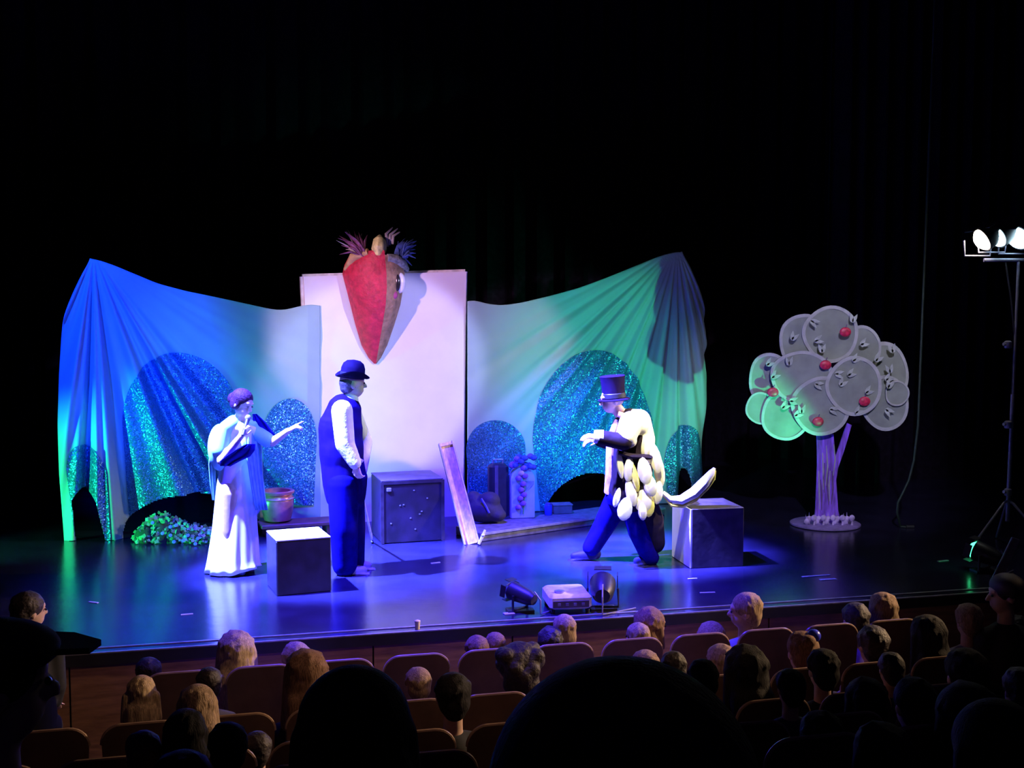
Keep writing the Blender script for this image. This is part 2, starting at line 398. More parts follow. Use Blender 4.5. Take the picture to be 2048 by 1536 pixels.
for k, (x, y) in enumerate(((821, 484), (816, 480), (806, 482), (798, 486), (823, 500), (818, 518), (816, 532), (790, 484), (811, 487), (803, 478), (820, 492), (813, 510), (822, 508))):
    feather((785 + k % 3 * 4, 520), (x, y), .06, M_F2, .2 + .02 * (k % 3))
for (a, b_, c_) in (((768, 492), (770, 472), (786, 459)), ((774, 490), (776, 474), (790, 466)), ((765, 495), (762, 470), (776, 457))):
    mesh_obj('curled_quill', tube([mk(*a, .22), mk(*b_, .22), mk(*c_, .2)], [.018, .016, .006], 6), M_F3, t)
mesh_obj('neck_ruff', tube([mk(690, 540, .06), mk(700, 515, .18), mk(725, 506, .27)], [.03, .05, .04], 10), mat('mask_ochre', (.42, .28, .12), .8, bump=.4), t)

# ================================================================== BOXES AND PROPS ON THE STAGE
def cube(name, label, px, py, wid, dep, hgt, deg, m, bev=.008, **kw):
    p = ground(px, py); ax = axes(deg); c = p + ax[1] * dep / 2 + EZ * hgt / 2
    t = thing(name, label, 'box', tuple(p + ax[1] * dep / 2))
    mesh_obj('body', box(c, (wid, dep, hgt), ax, bev), m, t, False); return t, c, ax
M_BOXK = mat('box_black', (.012, .009, .022), .45, var=.4, scale=8, bump=.1)
M_BOXW = mat('box_white', (.80, .80, .80), .5, var=.03)  # white for the two strongly lit box faces and one tape mark
t, c, ax = cube('stage_cube', 'small black cube with its bright lit top painted white, in front of the man in a bowler', 609, 1188, .435, .42, .435, 22, M_BOXK)
mesh_obj('lit_top', box(c + EZ * (.435 / 2 + .006), (.43, .425, .012), ax, .003), M_BOXW, t, False)  # white stands in for the strong light on the cube's top
t, c, ax = cube('wooden_crate', 'big dark wooden crate against the white panel', 826, 1085, .60, .55, .60, 17, mat('crate_dark', (.012, .006, .022), .5, var=.5, scale=6, bump=.15), .012)
M_EDGE = mat('crate_edge', (.03, .02, .035), .4, var=.3)
for s in (-1, 1):
    mesh_obj('corner_strip', box(c + ax[0] * s * .295 - ax[1] * .278, (.03, .012, .59), ax), M_EDGE, t, False)
mesh_obj('lid_edge', box(c - ax[1] * .278 + EZ * .285, (.56, .012, .03), ax), M_EDGE, t, False)
M_FLK = mat('fleck', (.16, .15, .17), .6)
mesh_obj('lid', box(c + EZ * .303, (.605, .555, .012), ax, .004), mat('crate_lid_lit', (.07, .05, .10), .5), t, False)  # lid colour lightened for the steep light on the crate's top
for k in range(9):
    mesh_obj('paint_fleck', box(c + ax[0] * random.uniform(-.24, .24) - ax[1] * .277 + EZ * random.uniform(-.2, .26), (.014, .006, .010), ax), M_FLK, t, False)
mesh_obj('latch', box(c - ax[1] * .28 + ax[0] * -.23 + EZ * .22, (.045, .015, .035), ax, .004), M_STRIP, t, False)
t, c, ax = cube('stage_block', 'dark block with its lit left side painted white beside the striding man, at right', 1435, 1135, .475, .50, .52, 11, mat('block_dark', (.045, .034, .034), .55, var=.35, scale=9, bump=.1), .006)
mesh_obj('lit_side', box(c - ax[0] * (.475 / 2 + .005), (.010, .495, .51), ax), M_BOXW, t, False)  # white stands in for light from the left on this face
# low riser behind
g0 = ground(962, 1084); g1 = ground(1330, 1030)
d = g1 - g0; L = np.linalg.norm(d); x = d / L; y = np.array([-x[1], x[0], 0]); RZ = .085
t = thing('low_platform', 'low grey platform running along the foot of the teal drape', 'platform', tuple((g0 + g1) / 2))
mesh_obj('deck', box((g0 + g1) / 2 + y * .22 + EZ * RZ / 2, (L, .44, RZ), np.array([x, y, EZ]), .006), mat('riser_grey', (.16, .15, .16), .5, var=.3), t, False)
mesh_obj('front_edge', box((g0 + g1) / 2 - y * .004 + EZ * (RZ - .012), (L, .012, .02), np.array([x, y, EZ])), mat('riser_edge', (.30, .29, .28), .5), t, False)
RD = y
# leaning plank
p0 = ground(943, 1088); p1 = at(891, 886, ground(943, 1088)[1] + .38)
t = thing('leaning_plank', 'long pale wooden trough leaning against the dark crate', 'plank', tuple(p0))
d = p1 - p0; L = np.linalg.norm(d); z = d / L; x = np.array([1, 0.15, 0]); x = x - z * np.dot(x, z); x /= np.linalg.norm(x); y = np.cross(z, x); ax = np.array([x, y, z])
M_PL = mat('plank_wood', (.78, .52, .26), .55, var=.25, scale=6, stretch=(6, 6, 1), bump=.1)
mesh_obj('board', box((p0 + p1) / 2 + y * .0, (.125, .02, L), ax), M_PL, t, False)
for s in (-1, 1): mesh_obj('side_rail', box((p0 + p1) / 2 + x * s * .066 - y * .015, (.014, .055, L), ax), mat('plank_rail', (.55, .42, .36), .5), t, False)
mesh_obj('end_cap', box(p1 - y * .012 - z * .02, (.13, .05, .03), ax), M_PL, t, False)
# copper pot on a low brown bench
pb = ground(600, 1072)
t = thing('low_bench', 'low brown wooden bench behind the white-topped cube', 'bench', tuple(pb + SN * -.15))
M_BW = mat('bench_wood', (.20, .07, .05), .5, var=.3, scale=7)
mesh_obj('seat_board', box(pb - SN * .17 + EZ * .10, (.74, .30, .04), np.array([SU, -SN, EZ]), .008), M_BW, t, False)
for s in (-1, 1): mesh_obj('leg', box(pb - SN * .17 + SU * s * .30 + EZ * .04, (.05, .26, .08), np.array([SU, -SN, EZ])), M_BW, t, False)
pv = ground(560, 1072) - SN * .14 + EZ * .12
t = thing('clay_pot', 'round copper-brown clay pot beside the woman in white', 'pot', tuple(pv))
M_POT = mat('pot_copper', (.55, .20, .18), .3, .35, var=.25, scale=8)
mesh_obj('body', lathe([(.09, 0), (.13, .02), (.155, .12), (.163, .20), (.155, .25), (.135, .275), (.13, .27), (.0, .262)], pv, 32), M_POT, t)
mesh_obj('rim', lathe([(.135, .268), (.165, .285), (.17, .305), (.16, .315), (.13, .31), (.125, .27)], pv, 32), M_POT, t)
mesh_obj('neck_band', lathe([(.160, .228), (.167, .235), (.160, .243)], pv, 32), mat('pot_band', (.6, .36, .28), .3, .4), t)
# leafy ground cover (many leaves, one heap)
t = thing('ivy_heap', 'heap of green ivy leaves and small blue flowers below the dark arch', 'plant', tuple(ground(335, 1092)))
LG = [mat('ivy_a', (.10, .34, .10), .5, var=.3), mat('ivy_b', (.22, .46, .20), .5, var=.3), mat('ivy_c', (.26, .40, .32), .5, var=.3)]
def leaf(c, size, nrm, up):
    nrm = nrm / np.linalg.norm(nrm); a = up - nrm * np.dot(up, nrm); a /= np.linalg.norm(a); b_ = np.cross(nrm, a)
    o = [(0, -.5), (.28, -.25), (.45, .05), (.18, .15), (0, .55), (-.18, .15), (-.45, .05), (-.28, -.25)]
    V = [c + size * (x * b_ + y * a) + nrm * size * .12 * (abs(x) - .2) for x, y in o] + [c + nrm * size * .06]
    return np.array(V), [(i, (i + 1) % 8, 8) for i in range(8)]
LS = [[], [], []]
IV0 = ground(335, 1092)
for k in range(620):
    px = random.uniform(262, 432); prof = np.interp(px, [262, 285, 310, 330, 355, 390, 432], [14, 44, 54, 48, 34, 24, 20])
    q = random.random(); g_ = ground(px, 1092 - random.uniform(0, 9)) ; c = g_ + EZ * (.02 + prof / 213.0 * q * .97) + np.array([0, .14 * q + random.uniform(0, .10), 0])
    LS[random.randrange(3)].append(leaf(c, random.uniform(.03, .055), np.array([random.uniform(-.7, .7), -1, random.uniform(-.1, 1)]), np.array([random.uniform(-1, 1), 0, random.uniform(-1, 1)])))
for i in range(3):
    o = mesh_obj('foliage', comb(*LS[i]), LG[i], t); o['kind'] = 'stuff'
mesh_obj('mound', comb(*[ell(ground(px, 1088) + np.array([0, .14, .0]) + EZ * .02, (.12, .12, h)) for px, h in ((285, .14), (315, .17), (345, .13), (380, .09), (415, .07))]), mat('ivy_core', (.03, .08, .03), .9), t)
M_FL = mat('ivy_flower', (.22, .30, .75), .5)
for k, (x, y) in enumerate(((305, 1046), (325, 1067), (341, 1054), (352, 1051), (341, 1071), (348, 1084), (367, 1081), (376, 1071), (391, 1088), (396, 1077))):
    c = at(x, y, IV0[1] - .0); mesh_obj('flower', lathe([(.003, -.008), (.014, 0), (.018, .006), (.008, .010), (.002, .008)], c, 8, np.array([[1, 0, 0], [0, .5, .85], [0, -.85, .5]])), M_FL, t)
# painted board with flowers, standing on the low platform, and the clutter round it
pf = ground(1062, 1056) + RD * .16; pf[2] = STAGE + RZ
t = thing('painted_post', 'pale painted post with flowers on its top, on the low platform', 'post', tuple(pf))
axp = axes(10)
mesh_obj('body', box(pf + EZ * .20, (.25, .14, .40), axp, .01), mat('post_pale', (.42, .46, .66), .6, var=.15, scale=5), t, False)
mesh_obj('arched_top', lathe([(.125, -.07), (.125, .07)], pf + EZ * .40, 24, np.array([axp[0], EZ, -axp[1]])), mat('post_pale', (.42, .46, .66)), t)
M_PF = mat('petal_violet', (.32, .10, .50), .6); M_PP = mat('petal_pink', (.75, .40, .50), .6); M_DB = mat('petal_blue', (.07, .08, .35), .6)
for k in range(16):
    x, y = random.uniform(-.11, .12), random.uniform(.50, .66)
    mesh_obj('blossom', ell(pf + axp[0] * x - axp[1] * random.uniform(0, .09) + EZ * y, (.035, .03, .03), None, 8, 6), M_DB if k % 3 else M_PF, t)
for k, (x, y) in enumerate(((-.02, .47), (.02, .44), (-.05, .42), (0, .36), (-.02, .30), (.01, .25), (-.03, .21), (.0, .16), (-.05, .12))):
    mesh_obj('blossom', ell(pf + axp[0] * x - axp[1] * .085 + EZ * y, (.032, .018, .028), None, 8, 6), M_PP if k < 1 else M_PF, t)
mesh_obj('stem', tube([pf - axp[1] * .078 + EZ * .05, pf - axp[1] * .08 + axp[0] * .015 + EZ * .25, pf - axp[1] * .08 + EZ * .5], .007, 6), LG[0], t)
ps = pf - axp[0] * .24 + axp[1] * .03
t = thing('upright_case', 'dark upright case left of the painted post', 'case', tuple(ps))
mesh_obj('body', box(ps + EZ * .28, (.20, .16, .56), axp, .03), mat('case_dark', (.02, .02, .035), .5), t)
mesh_obj('strap', box(ps - axp[1] * .085 - axp[0] * .03 + EZ * .30, (.035, .012, .50), axp), mat('strap', (.10, .08, .13), .6), t, False)
mesh_obj('handle', tube([ps - axp[0] * .05 + EZ * .55, ps - axp[0] * .05 + EZ * .60, ps + axp[0] * .05 + EZ * .60, ps + axp[0] * .05 + EZ * .55], .01, 8), M_STRIP, t)
pc = ground(990, 1068) + RD * .20; pc[2] = STAGE + RZ + .022
t = thing('dark_sack', 'dark crumpled sack between the leaning trough and the upright case', 'sack', tuple(pc))
blob('cloth', [ell(pc + EZ * .10, (.20, .14, .12)), ell(pc + np.array([-.10, .04, .17]), (.10, .10, .12)), ell(pc + np.array([.06, 0, .2]), (.11, .1, .09)), ell(pc + np.array([.13, -.03, .06]), (.10, .09, .07))], .014, mat('sack_dark', (.03, .025, .04), .8, bump=.6, bscale=9), t)
mesh_obj('tie', tube([pc + np.array([-.02, -.12, .24]), pc + np.array([.03, -.14, .16]), pc + np.array([.06, -.15, .10])], .012, 8), mat('tie_blue', (.05, .05, .25), .6), t)
pk = ground(966, 1090) 
t = thing('wooden_stick', 'short pale stick propped beside the foot of the leaning trough', 'stick', tuple(pk - np.array([.04, 0, 0])))
mesh_obj('shaft', tube([pk + np.array([-.04, -.02, .012]), pk + np.array([0, 0, .09]), pk + np.array([.02, .02, .14])], [.014, .017, .012], 8), mat('stick_pale', (.62, .55, .40), .6), t)
mesh_obj('knot', ell(pk + np.array([.0, -.008, .095]), (.02, .02, .014), None, 8, 6), mat('stick_pale', (.62, .55, .40)), t)
pcn = ground(1112, 1050) + RD * .13; pcn[2] = STAGE + RZ
t = thing('blue_can', 'small blue can on the low platform right of the painted post', 'can', tuple(pcn))
mesh_obj('body', lathe([(.036, 0), (.04, .006), (.04, .10), (.034, .112)], pcn, 18), mat('can_blue', (.04, .05, .55), .4), t)
mesh_obj('lid', lathe([(.03, .108), (.03, .125), (.012, .13)], pcn, 18), mat('can_lid', (.12, .05, .25), .4), t)
pbx = ground(1140, 1046) + RD * .14; pbx[2] = STAGE + RZ
t = thing('small_case', 'small dark flat case beside the blue can', 'case', tuple(pbx))
mesh_obj('body', box(pbx + EZ * .045, (.20, .14, .09), axp, .006), mat('case_brown', (.10, .09, .10), .6), t, False)
mesh_obj('lid', box(pbx + EZ * .095, (.21, .15, .014), axp, .003), mat('case_lid', (.16, .15, .15), .6), t, False)

# ================================================================== APPLE TREE CUT-OUT
TB = ground(1650, 1050); TD = TB[1]; TN = np.array([-.12, -1.0, 0]); TN /= np.linalg.norm(TN)
def tp(x, y, off=0.0): return on_plane(x, y, TB, TN) + TN * off
t = thing('apple_tree', 'flat painted apple tree with a rounded grey-green crown at right', 'stage tree', tuple(TB))
M_CR = mat('crown_green', (.27, .31, .27), .75, var=.15, scale=5); M_RIM = mat('crown_rim', (.46, .48, .48), .75, var=.1)
M_LF = mat('leaf_pale', (.45, .50, .48), .7); M_TR = mat('trunk_violet', (.25, .10, .70), .75, var=.4, scale=8, stretch=(5, 5, .6), bump=.3)
M_BK = mat('bark_dark', (.16, .08, .24), .8); M_AP = mat('apple_red', (.65, .03, .10), .4, var=.3, scale=30)
lobes = [(1770, 745, 46, 62), (1540, 758, 44, 54), (1608, 682, 52, 56), (1720, 700, 40, 50), (1660, 668, 56, 56), (1768, 805, 48, 54), (1520, 815, 30, 32), (1568, 830, 48, 50),
         (1790, 785, 24, 26), (1600, 752, 62, 52), (1640, 810, 60, 58), (1705, 770, 56, 58)]
PXM = F / TD
for k, (cx, cy, rx, ry) in enumerate(lobes):
    off = .004 + .009 * k
    pts = [tp(cx + rx * math.cos(a) * (1 + .04 * math.sin(3 * a + k)), cy + ry * math.sin(a) * (1 + .03 * math.sin(2 * a + k)), off) for a in np.linspace(0, 2 * pi, 40, endpoint=False)]
    lo = mesh_obj('crown_lobe', slab(pts, TN * .02), M_CR, t, False)
    ins = [np.array(pts) + TN * .02, tp(cx, cy, off + .02) + (np.array(pts) - tp(cx, cy, off)) * .88]
    ins.append(np.array(ins[1]) + TN * .008); ins.insert(1, np.array(ins[0]) + TN * .008)
    rings = [ins[0], ins[1], ins[3], ins[2]]
    V, Fc = loft(rings, cap=False); n_ = 40
    mesh_obj('rim', (V, Fc), M_RIM, lo, False)
lf = [(1580, 680, 40), (1617, 640, -50), (1625, 682, 0), (1530, 730, 20), (1575, 730, 70), (1625, 765, -40), (1675, 770, 30), (1690, 750, 10), (1665, 745, -30), (1700, 645, 60), (1715, 690, 10), (1780, 705, 80), (1775, 745, 80), (1765, 760, 20), (1585, 830, 10), (1575, 800, -20), (1600, 825, 70), (1540, 755, 20), (1640, 705, 70), (1700, 722, 20), (1725, 785, 15), (1765, 815, -60), (1705, 825, 20), (1560, 815, 20), (1655, 815, -40), (1745, 722, 30), (1770, 775, 45)]
for x, y, a in lf:
    for da in (0, 42):
        r = math.radians(a + da); c = tp(x, y, .145); ux = np.array([math.cos(r), 0, math.sin(r)]); uz = np.array([-math.sin(r), 0, math.cos(r)])
        mesh_obj('leaf', slab([c + ux * (.060 * s) + uz * (.019 * h) for s, h in ((0, 0), (.35, 1), (1, .9), (1.7, 0), (1, -.9), (.35, -1))], TN * .006), M_LF, t, False)
for x, y in ((1686, 663), (1647, 728), (1543, 782), (1724, 800), (1632, 840)):
    c = tp(x, y, .155); ap = mesh_obj('apple', ell(c, (.058, .02, .048)), M_AP, t)
    mesh_obj('stem', tube([c + EZ * .04, c + EZ * .075 + np.array([.015, 0, 0])], .005, 6), M_BK, ap)
tr = [(1633, 868), (1634, 930), (1632, 980), (1630, 1024), (1626, 1048), (1682, 1048), (1676, 1020), (1672, 960), (1676, 935), (1690, 895), (1703, 850), (1694, 846), (1682, 880), (1670, 915), (1667, 868)]
tr = [tp(x, y, -.02) for x, y in tr]
for q in (4, 5): tr[q][2] = STAGE + .03
mesh_obj('trunk', slab(tr, TN * .035), M_TR, t, False)
for k in range(9):
    x = 1637 + k * 3.8; y0 = random.uniform(880, 960); y1 = y0 + random.uniform(50, 85); 
    mesh_obj('bark_ridge', tube([tp(x, y0, .017), tp(x + random.uniform(-3, 3), (y0 + y1) / 2, .022), tp(x + random.uniform(-2, 2), y1, .017)], [.004, .008, .003], 6), M_BK if k % 2 else M_RIM, t)
mesh_obj('base_disc', lathe([(.34, 0), (.355, .008), (.355, .022), (.34, .03)], TB + np.array([0, .0, .0]), 40), mat('disc', (.26, .18, .50), .6), t)
M_BL = mat('bloom_pale', (.55, .42, .80), .7); 
for k in range(15):
    x = -.22 + k * .032; c = TB + np.array([x, -.13 + .04 * math.sin(k * 2.1), .03])
    fl = mesh_obj('bloom', ell(c + EZ * (.03 + .022 * (k % 3)), (.030, .022, .032), None, 8, 6), M_BL, t)
    mesh_obj('blade', slab([c + np.array([-.01, 0, 0]), c + np.array([.012, 0, 0]), c + np.array([.012 * (k % 3 - 1), 0, .10 + .02 * (k % 2)])], (0, .008, 0)), M_BL, t, False)

# ================================================================== LIGHTS ON STANDS AND FLOOR LAMPS
M_MET = mat('stand_metal', (.22, .20, .27), .45, .2); M_LB = mat('lamp_black', (.02, .02, .024), .45)
def par_can(parent, c, aim, r, ln, lens_m, bracket=True):
    d = np.asarray(aim, float) - c; x, y, d = frame_of(d); ax = np.array([x, y, d])
    mesh_obj('can', lathe([(r * .55, -ln), (r * .8, -ln * .8), (r * .98, -ln * .2), (r, 0), (r * .9, .0), (r * .9, -.02)], c, 22, ax), M_LB, parent)
    mesh_obj('lens', lathe([(r * .88, -.018), (r * .82, .015), (r * .55, .045), (.004, .06)], c, 22, ax), lens_m, parent)
    for k in (range(4) if bracket else (1,)):
        a = k * pi / 2; mesh_obj('barn_door', box(c + (math.cos(a) * x + math.sin(a) * y) * r * 1.12 + d * r * .35, (r * .06, r * 1.3, r * .75), np.array([math.cos(a) * x + math.sin(a) * y, -math.sin(a) * x + math.cos(a) * y, d * .9])), M_LB, parent, False)
    return d
SP = ground(2013, 1095); SPX = at(2018, 520, SP[1])
t = thing('light_stand', 'tall thin lighting stand carrying three lit lamps at the right edge', 'light stand', tuple(SP))
top = np.array([SP[0] + .03, SP[1], SPX[2]])
mesh_obj('pole', comb(tube([SP + EZ * .25, np.array([SP[0] + .015, SP[1], (SP[2] + top[2]) / 2 + .1])], .019, 10), tube([np.array([SP[0] + .015, SP[1], (SP[2] + top[2]) / 2]), top], .014, 10)), M_MET, t)
for y in (690, 850, 985):
    p = at(2016, y, SP[1]); cl = mesh_obj('collar', lathe([(.03, -.03), (.034, -.02), (.034, .03), (.02, .04)], p, 14), M_MET, t)
    mesh_obj('knob', tube([p, p + np.array([-.05, -.02, .01])], [.010, .016], 8), M_MET, cl)
for a in (200, 320, 80):
    r = math.radians(a); e = SP + np.array([.42 * math.cos(r), .42 * math.sin(r), .015])
    mesh_obj('leg', tube([SP + EZ * .45, SP + EZ * .42 + np.array([.05 * math.cos(r), .05 * math.sin(r), 0]), e], .012, 8), M_MET, t)
mesh_obj('cross_bar', tube([top + np.array([-.32, .0, 0]), top + np.array([.40, 0, 0])], .018, 10), M_MET, t)
mesh_obj('cable', tube([top + np.array([-.12, 0, -.02]), top + np.array([-.06, 0, -.35]), top + np.array([-.015, 0, -.7]), np.array([SP[0] - .005, SP[1], SP[2] + .9])], .008, 6), M_LB, t)
E_W = mat('lens_warm', (1, .9, .7), .3, emit=((1.0, .86, .68), 60)); E_B = mat('lens_blue', (.6, .8, 1), .3, emit=((.55, .85, 1.0), 12))
for (px, py, aim, m, r) in ((1964, 480, (1.0, 10.6, 1.9), E_W, .115), (1993, 473, (1.0, 10.0, 1.8), E_B, .12), (2036, 476, (1.6, 9.2, 1.6), E_B, .13)):
    c = at(px, py, SP[1] - .10)
    par_can(t, c, aim, r, .26, m, False)
    mesh_obj('yoke', tube([c + np.array([-r * 1.1, .1, 0]), c + np.array([-r * 1.0, .1, -.14]), c + np.array([r * 1.0, .1, -.14]), c + np.array([r * 1.1, .1, 0])], .009, 6), M_MET, t)
    v = np.asarray(aim, float) - c; v /= np.linalg.norm(v)
    if m is E_W: spot('lamp_light', tuple(c + v * .16), aim, 1300, (1.0, .84, .58), 44, .9, .08)
    else: spot('lamp_light', tuple(c + v * .16), aim, 260, (.10, .12, 1.0), 50, .8, .08)
# floor lamps near the front edge
def floor_par(label, px, py, aim, r, name='floor_par_lamp', lit=None, power=0, deg=50):
    p = ground(px, py); t = thing(name, label, 'stage lamp', tuple(p)); c = p + EZ * (r + .06)
    v = np.asarray(aim, float) - c; v /= np.linalg.norm(v)
    par_can(t, c + v * .08, aim, r, .22, MATS['lens_dark'] if lit is None else lit)
    sx = np.cross(v, EZ); sx /= np.linalg.norm(sx)
    mesh_obj('yoke', tube([c + sx * r * 1.15, p + sx * r * 1.2 + EZ * .02, p - sx * r * 1.2 + EZ * .02, c - sx * r * 1.15], .010, 8), M_LB, t)
    mesh_obj('foot', box(p + EZ * .008, (.2, .12, .016), axes(10)), M_LB, t, False)
    mesh_obj('safety_cable', tube([c - v * .14 + EZ * r * .9, c - v * .2 + EZ * .02, p - v * .2 * np.array([1, 1, 0]) + EZ * .01, p + np.array([.25, .0, .008])], .006, 6), M_STRIP, t)
    return t, c, v
mat('lens_dark', (.08, .08, .10), .15)
mat('lens_green', (.1, .8, .4), .3, emit=((.05, 1.0, .35), 6)); mat('lens_cyan', (.1, .5, .9), .3, emit=((.05, .4, 1.0), 6))
t, c, v = floor_par('small black floor lamp with folded flaps, left of the white projector', 1040, 1222, (-3.2, 11.6, 1.9), .07, lit=MATS['lens_dark'])
mesh_obj('tape_mark', box(ground(1018, 1228) + EZ * .004, (.08, .05, .006), axes(20)), M_BOXW, t, False)
t, c, v = floor_par('round black floor lamp seen from behind, right of the white projector', 1205, 1218, (1.0, 13.0, 2.0), .10, lit=MATS['lens_dark'])
# white flat projector box
p = ground(1142, 1228); ax = axes(8)
t = thing('projector_box', 'bright white flat projector on the stage edge between two black lamps', 'projector', tuple(p + ax[1] * .18))
mesh_obj('case', box(p + ax[1] * .18 + EZ * .085, (.32, .36, .11), ax, .02), mat('proj_white', (.92, .90, .92), .35), t)
mesh_obj('front_grille', box(p + ax[1] * -.004 + EZ * .075, (.27, .012, .05), ax), mat('grille', (.10, .08, .10), .5), t, False)
for s in (-1, 1):
    for q in (0.03, .32): mesh_obj('foot', lathe([(.014, 0), (.018, .03)], p + ax[0] * s * .13 + ax[1] * q, 10), M_LB, t)
for s in range(4): mesh_obj('socket', box(p - ax[1] * .012 + ax[0] * (-.09 + .06 * s) + EZ * .075, (.022, .01, .018), ax), M_STRIP, t, False)
mesh_obj('lens_ring', lathe([(.035, 0), (.04, .012), (.03, .016)], p + ax[1] * .10 - ax[0] * .07 + EZ * .14, 16), M_STRIP, t)
# green floor lamps that light the drapes
t, c, v = floor_par('small dark floor lamp at the right side of the stage below the tall stand', 1968, 1142, (1.0, 13.0, 2.2), .09, lit=MATS['lens_green'])
spot('lamp_light', tuple(c + v * .22), (1.35, 13.2, 2.3), 460, (.05, 1.0, .42), 40, .6, .03)
# tilted flat arm / panel at the right
p0 = ground(1993, 1158); p1 = at(2028, 1080, p0[1])
t = thing('tilted_board', 'dark violet board tilted against the base of the tall stand', 'board', tuple(p0))
mesh_obj('board', slab([p0 + np.array([-.03, 0, .0]), p0 + np.array([.05, 0, 0]), p1 + np.array([.05, .0, 0]), p1 + np.array([-.01, 0, .02])], (0, .03, 0)), mat('board_violet', (.16, .14, .24), .6), t, False)
mesh_obj('edge', tube([p0 + np.array([-.03, 0, .01]), p1 + np.array([-.01, 0, .02])], .01, 6), M_MET, t)
# hose hanging at the right, small things on the stage
pts = [at(x, y, TD - .2) for x, y in ((1836, 850), (1828, 920), (1818, 960), (1806, 985), (1796, 1005), (1794, 1025), (1798, 1040))]; pts.append(ground(1800, 1055)); pts.append(ground(1812, 1056))
pts[-1] = pts[-1] + EZ * .012; pts[-2] = pts[-2] + EZ * .012
t = thing('green_cable', 'dim green cable hanging in a loose bend right of the apple tree', 'cable', tuple(ground(1806, 1056)))
top_ = pts[0] + np.array([.1, 0.1, 4.5]); mesh_obj('strand', tube([top_] + pts, .012, 8), mat('cable_green', (.012, .028, .02), .5), t)
mesh_obj('plug', tube([pts[-1], pts[-1] + np.array([.08, 0, 0])], [.02, .018], 10), M_LB, t)
p = ground(835, 1258)
t = thing('paper_cup', 'tiny cream cup standing on the front edge of the stage', 'cup', tuple(p))
mesh_obj('body', lathe([(.016, 0), (.02, .055), (.017, .055), (.014, .01)], p, 14), mat('cup_cream', (.80, .70, .48), .6), t)
mesh_obj('lid', lathe([(.021, .053), (.021, .06), (.008, .066)], p, 14), mat('cup_cream', (.8, .7, .48)), t)
M_TAPE = mat('tape_white', (.55, .54, .58), .5)
def tape(x0, y0, x1, y1, wd, label):
    a = ground(x0, y0); b_ = ground(x1, y1); d = b_ - a; L = np.linalg.norm(d); x = d / L; y = np.array([-x[1], x[0], 0])
    t = mesh_obj('floor_tape', box((a + b_) / 2 + EZ * .002, (L, wd, .004), np.array([x, y, EZ])), M_TAPE, None, False); tag(t, label, 'tape', 'tape marks on the stage floor')
tape(1604, 1154, 1660, 1150, .025, 'white tape strip on the floor in front of the tree, upper one'); tape(1640, 1160, 1672, 1158, .04, 'short bright tape strip in front of the tree')
tape(362, 1230, 386, 1228, .02, 'short tape mark on the floor left of the woman in white'); tape(178, 1204, 196, 1206, .02, 'tape mark at the far left of the stage floor')
tape(1400, 1186, 1430, 1185, .02, 'tape mark below the dark block at right'); tape(1876, 1123, 1896, 1121, .025, 'tape mark near the right end of the stage floor')
tape(862, 1127, 880, 1125, .02, 'tape mark on the floor in front of the dark crate'); tape(1376, 1158, 1394, 1157, .02, 'tape mark at the near corner of the dark block')

# ================================================================== PEOPLE
def basis(fwd, up=(0, 0, 1)):
    f = np.asarray(fwd, float); f /= np.linalg.norm(f); u = np.asarray(up, float); u = u - f * np.dot(u, f); u /= np.linalg.norm(u)
    return np.column_stack([np.cross(f, u), f, u])          # columns: right, forward, up
def head_prims(c, R, k=1.0, fine=True):
    P = lambda x, y, z: c + R @ (np.array([x, y, z]) * k)
    g = [ell(P(0, -.008, .030), (.074 * k, .094 * k, .086 * k), R), ell(P(0, .022, -.040), (.054 * k, .066 * k, .066 * k), R), ell(P(0, .03, -.075), (.034 * k, .040 * k, .028 * k), R)]
    for s in (-1, 1): g.append(ell(P(s * .076, -.008, -.008), (.012 * k, .022 * k, .030 * k), R, 8, 6))
    if fine:
        g += [caps(P(0, .080, .022), P(0, .104, -.018), .010 * k, .015 * k, 8), ell(P(0, .080, -.052), (.024 * k, .012 * k, .010 * k), R, 8, 6), ell(P(0, .078, .035), (.05 * k, .016 * k, .012 * k), R, 8, 6)]
    return g
def eyes(c, R, k, parent):
    for s in (-1, 1): mesh_obj('eye', ell(c + R @ (np.array([s * .030, .0865, .008]) * k), (.012 * k, .007 * k, .008 * k), R, 8, 6), M_EYE, parent)
def hand_prims(wr, d, nrm, k=1.0, curl=.5, point=False, side=1):
    # d: direction of the fingers, nrm: out of the back of the hand, side: which side the thumb leaves
    d = np.asarray(d, float); d /= np.linalg.norm(d); n = np.asarray(nrm, float); n = n - d * np.dot(n, d); n /= np.linalg.norm(n); sx = np.cross(d, n) * side
    P = lambda a, b_, c_: wr + (sx * a + d * b_ + n * c_) * k
    g = [caps(P(.022, .02, 0), P(.026, .078, 0), .014 * k, .013 * k, 8), caps(P(0, .01, 0), P(0, .08, 0), .016 * k, .014 * k, 8), caps(P(-.020, .02, 0), P(-.024, .075, 0), .013 * k, .012 * k, 8)]
    for i, (x, L) in enumerate(((.030, .070), (.010, .078), (-.010, .072), (-.028, .056))):
        cu = curl if not (point and i == 0) else .05
        a1 = cu * 1.1; a2 = cu * 2.2; p0 = np.array([x, .08, 0]); p1 = p0 + np.array([x * .10, math.cos(a1), -math.sin(a1)]) * L * .52; p2 = p1 + np.array([x * .05, math.cos(a2), -math.sin(a2)]) * L * .48
        g += [caps(P(*p0), P(*p1), .0088 * k, .0080 * k, 8), caps(P(*p1), P(*p2), .0080 * k, .0068 * k, 8)]
    t0, t1, t2 = (.028, .022, -.004), (.056, .050, -.014), (.060, .078, -.022 - .01 * curl)
    g += [caps(P(*t0), P(*t1), .0110 * k, .0095 * k, 8), caps(P(*t1), P(*t2), .0095 * k, .0075 * k, 8)]
    return g
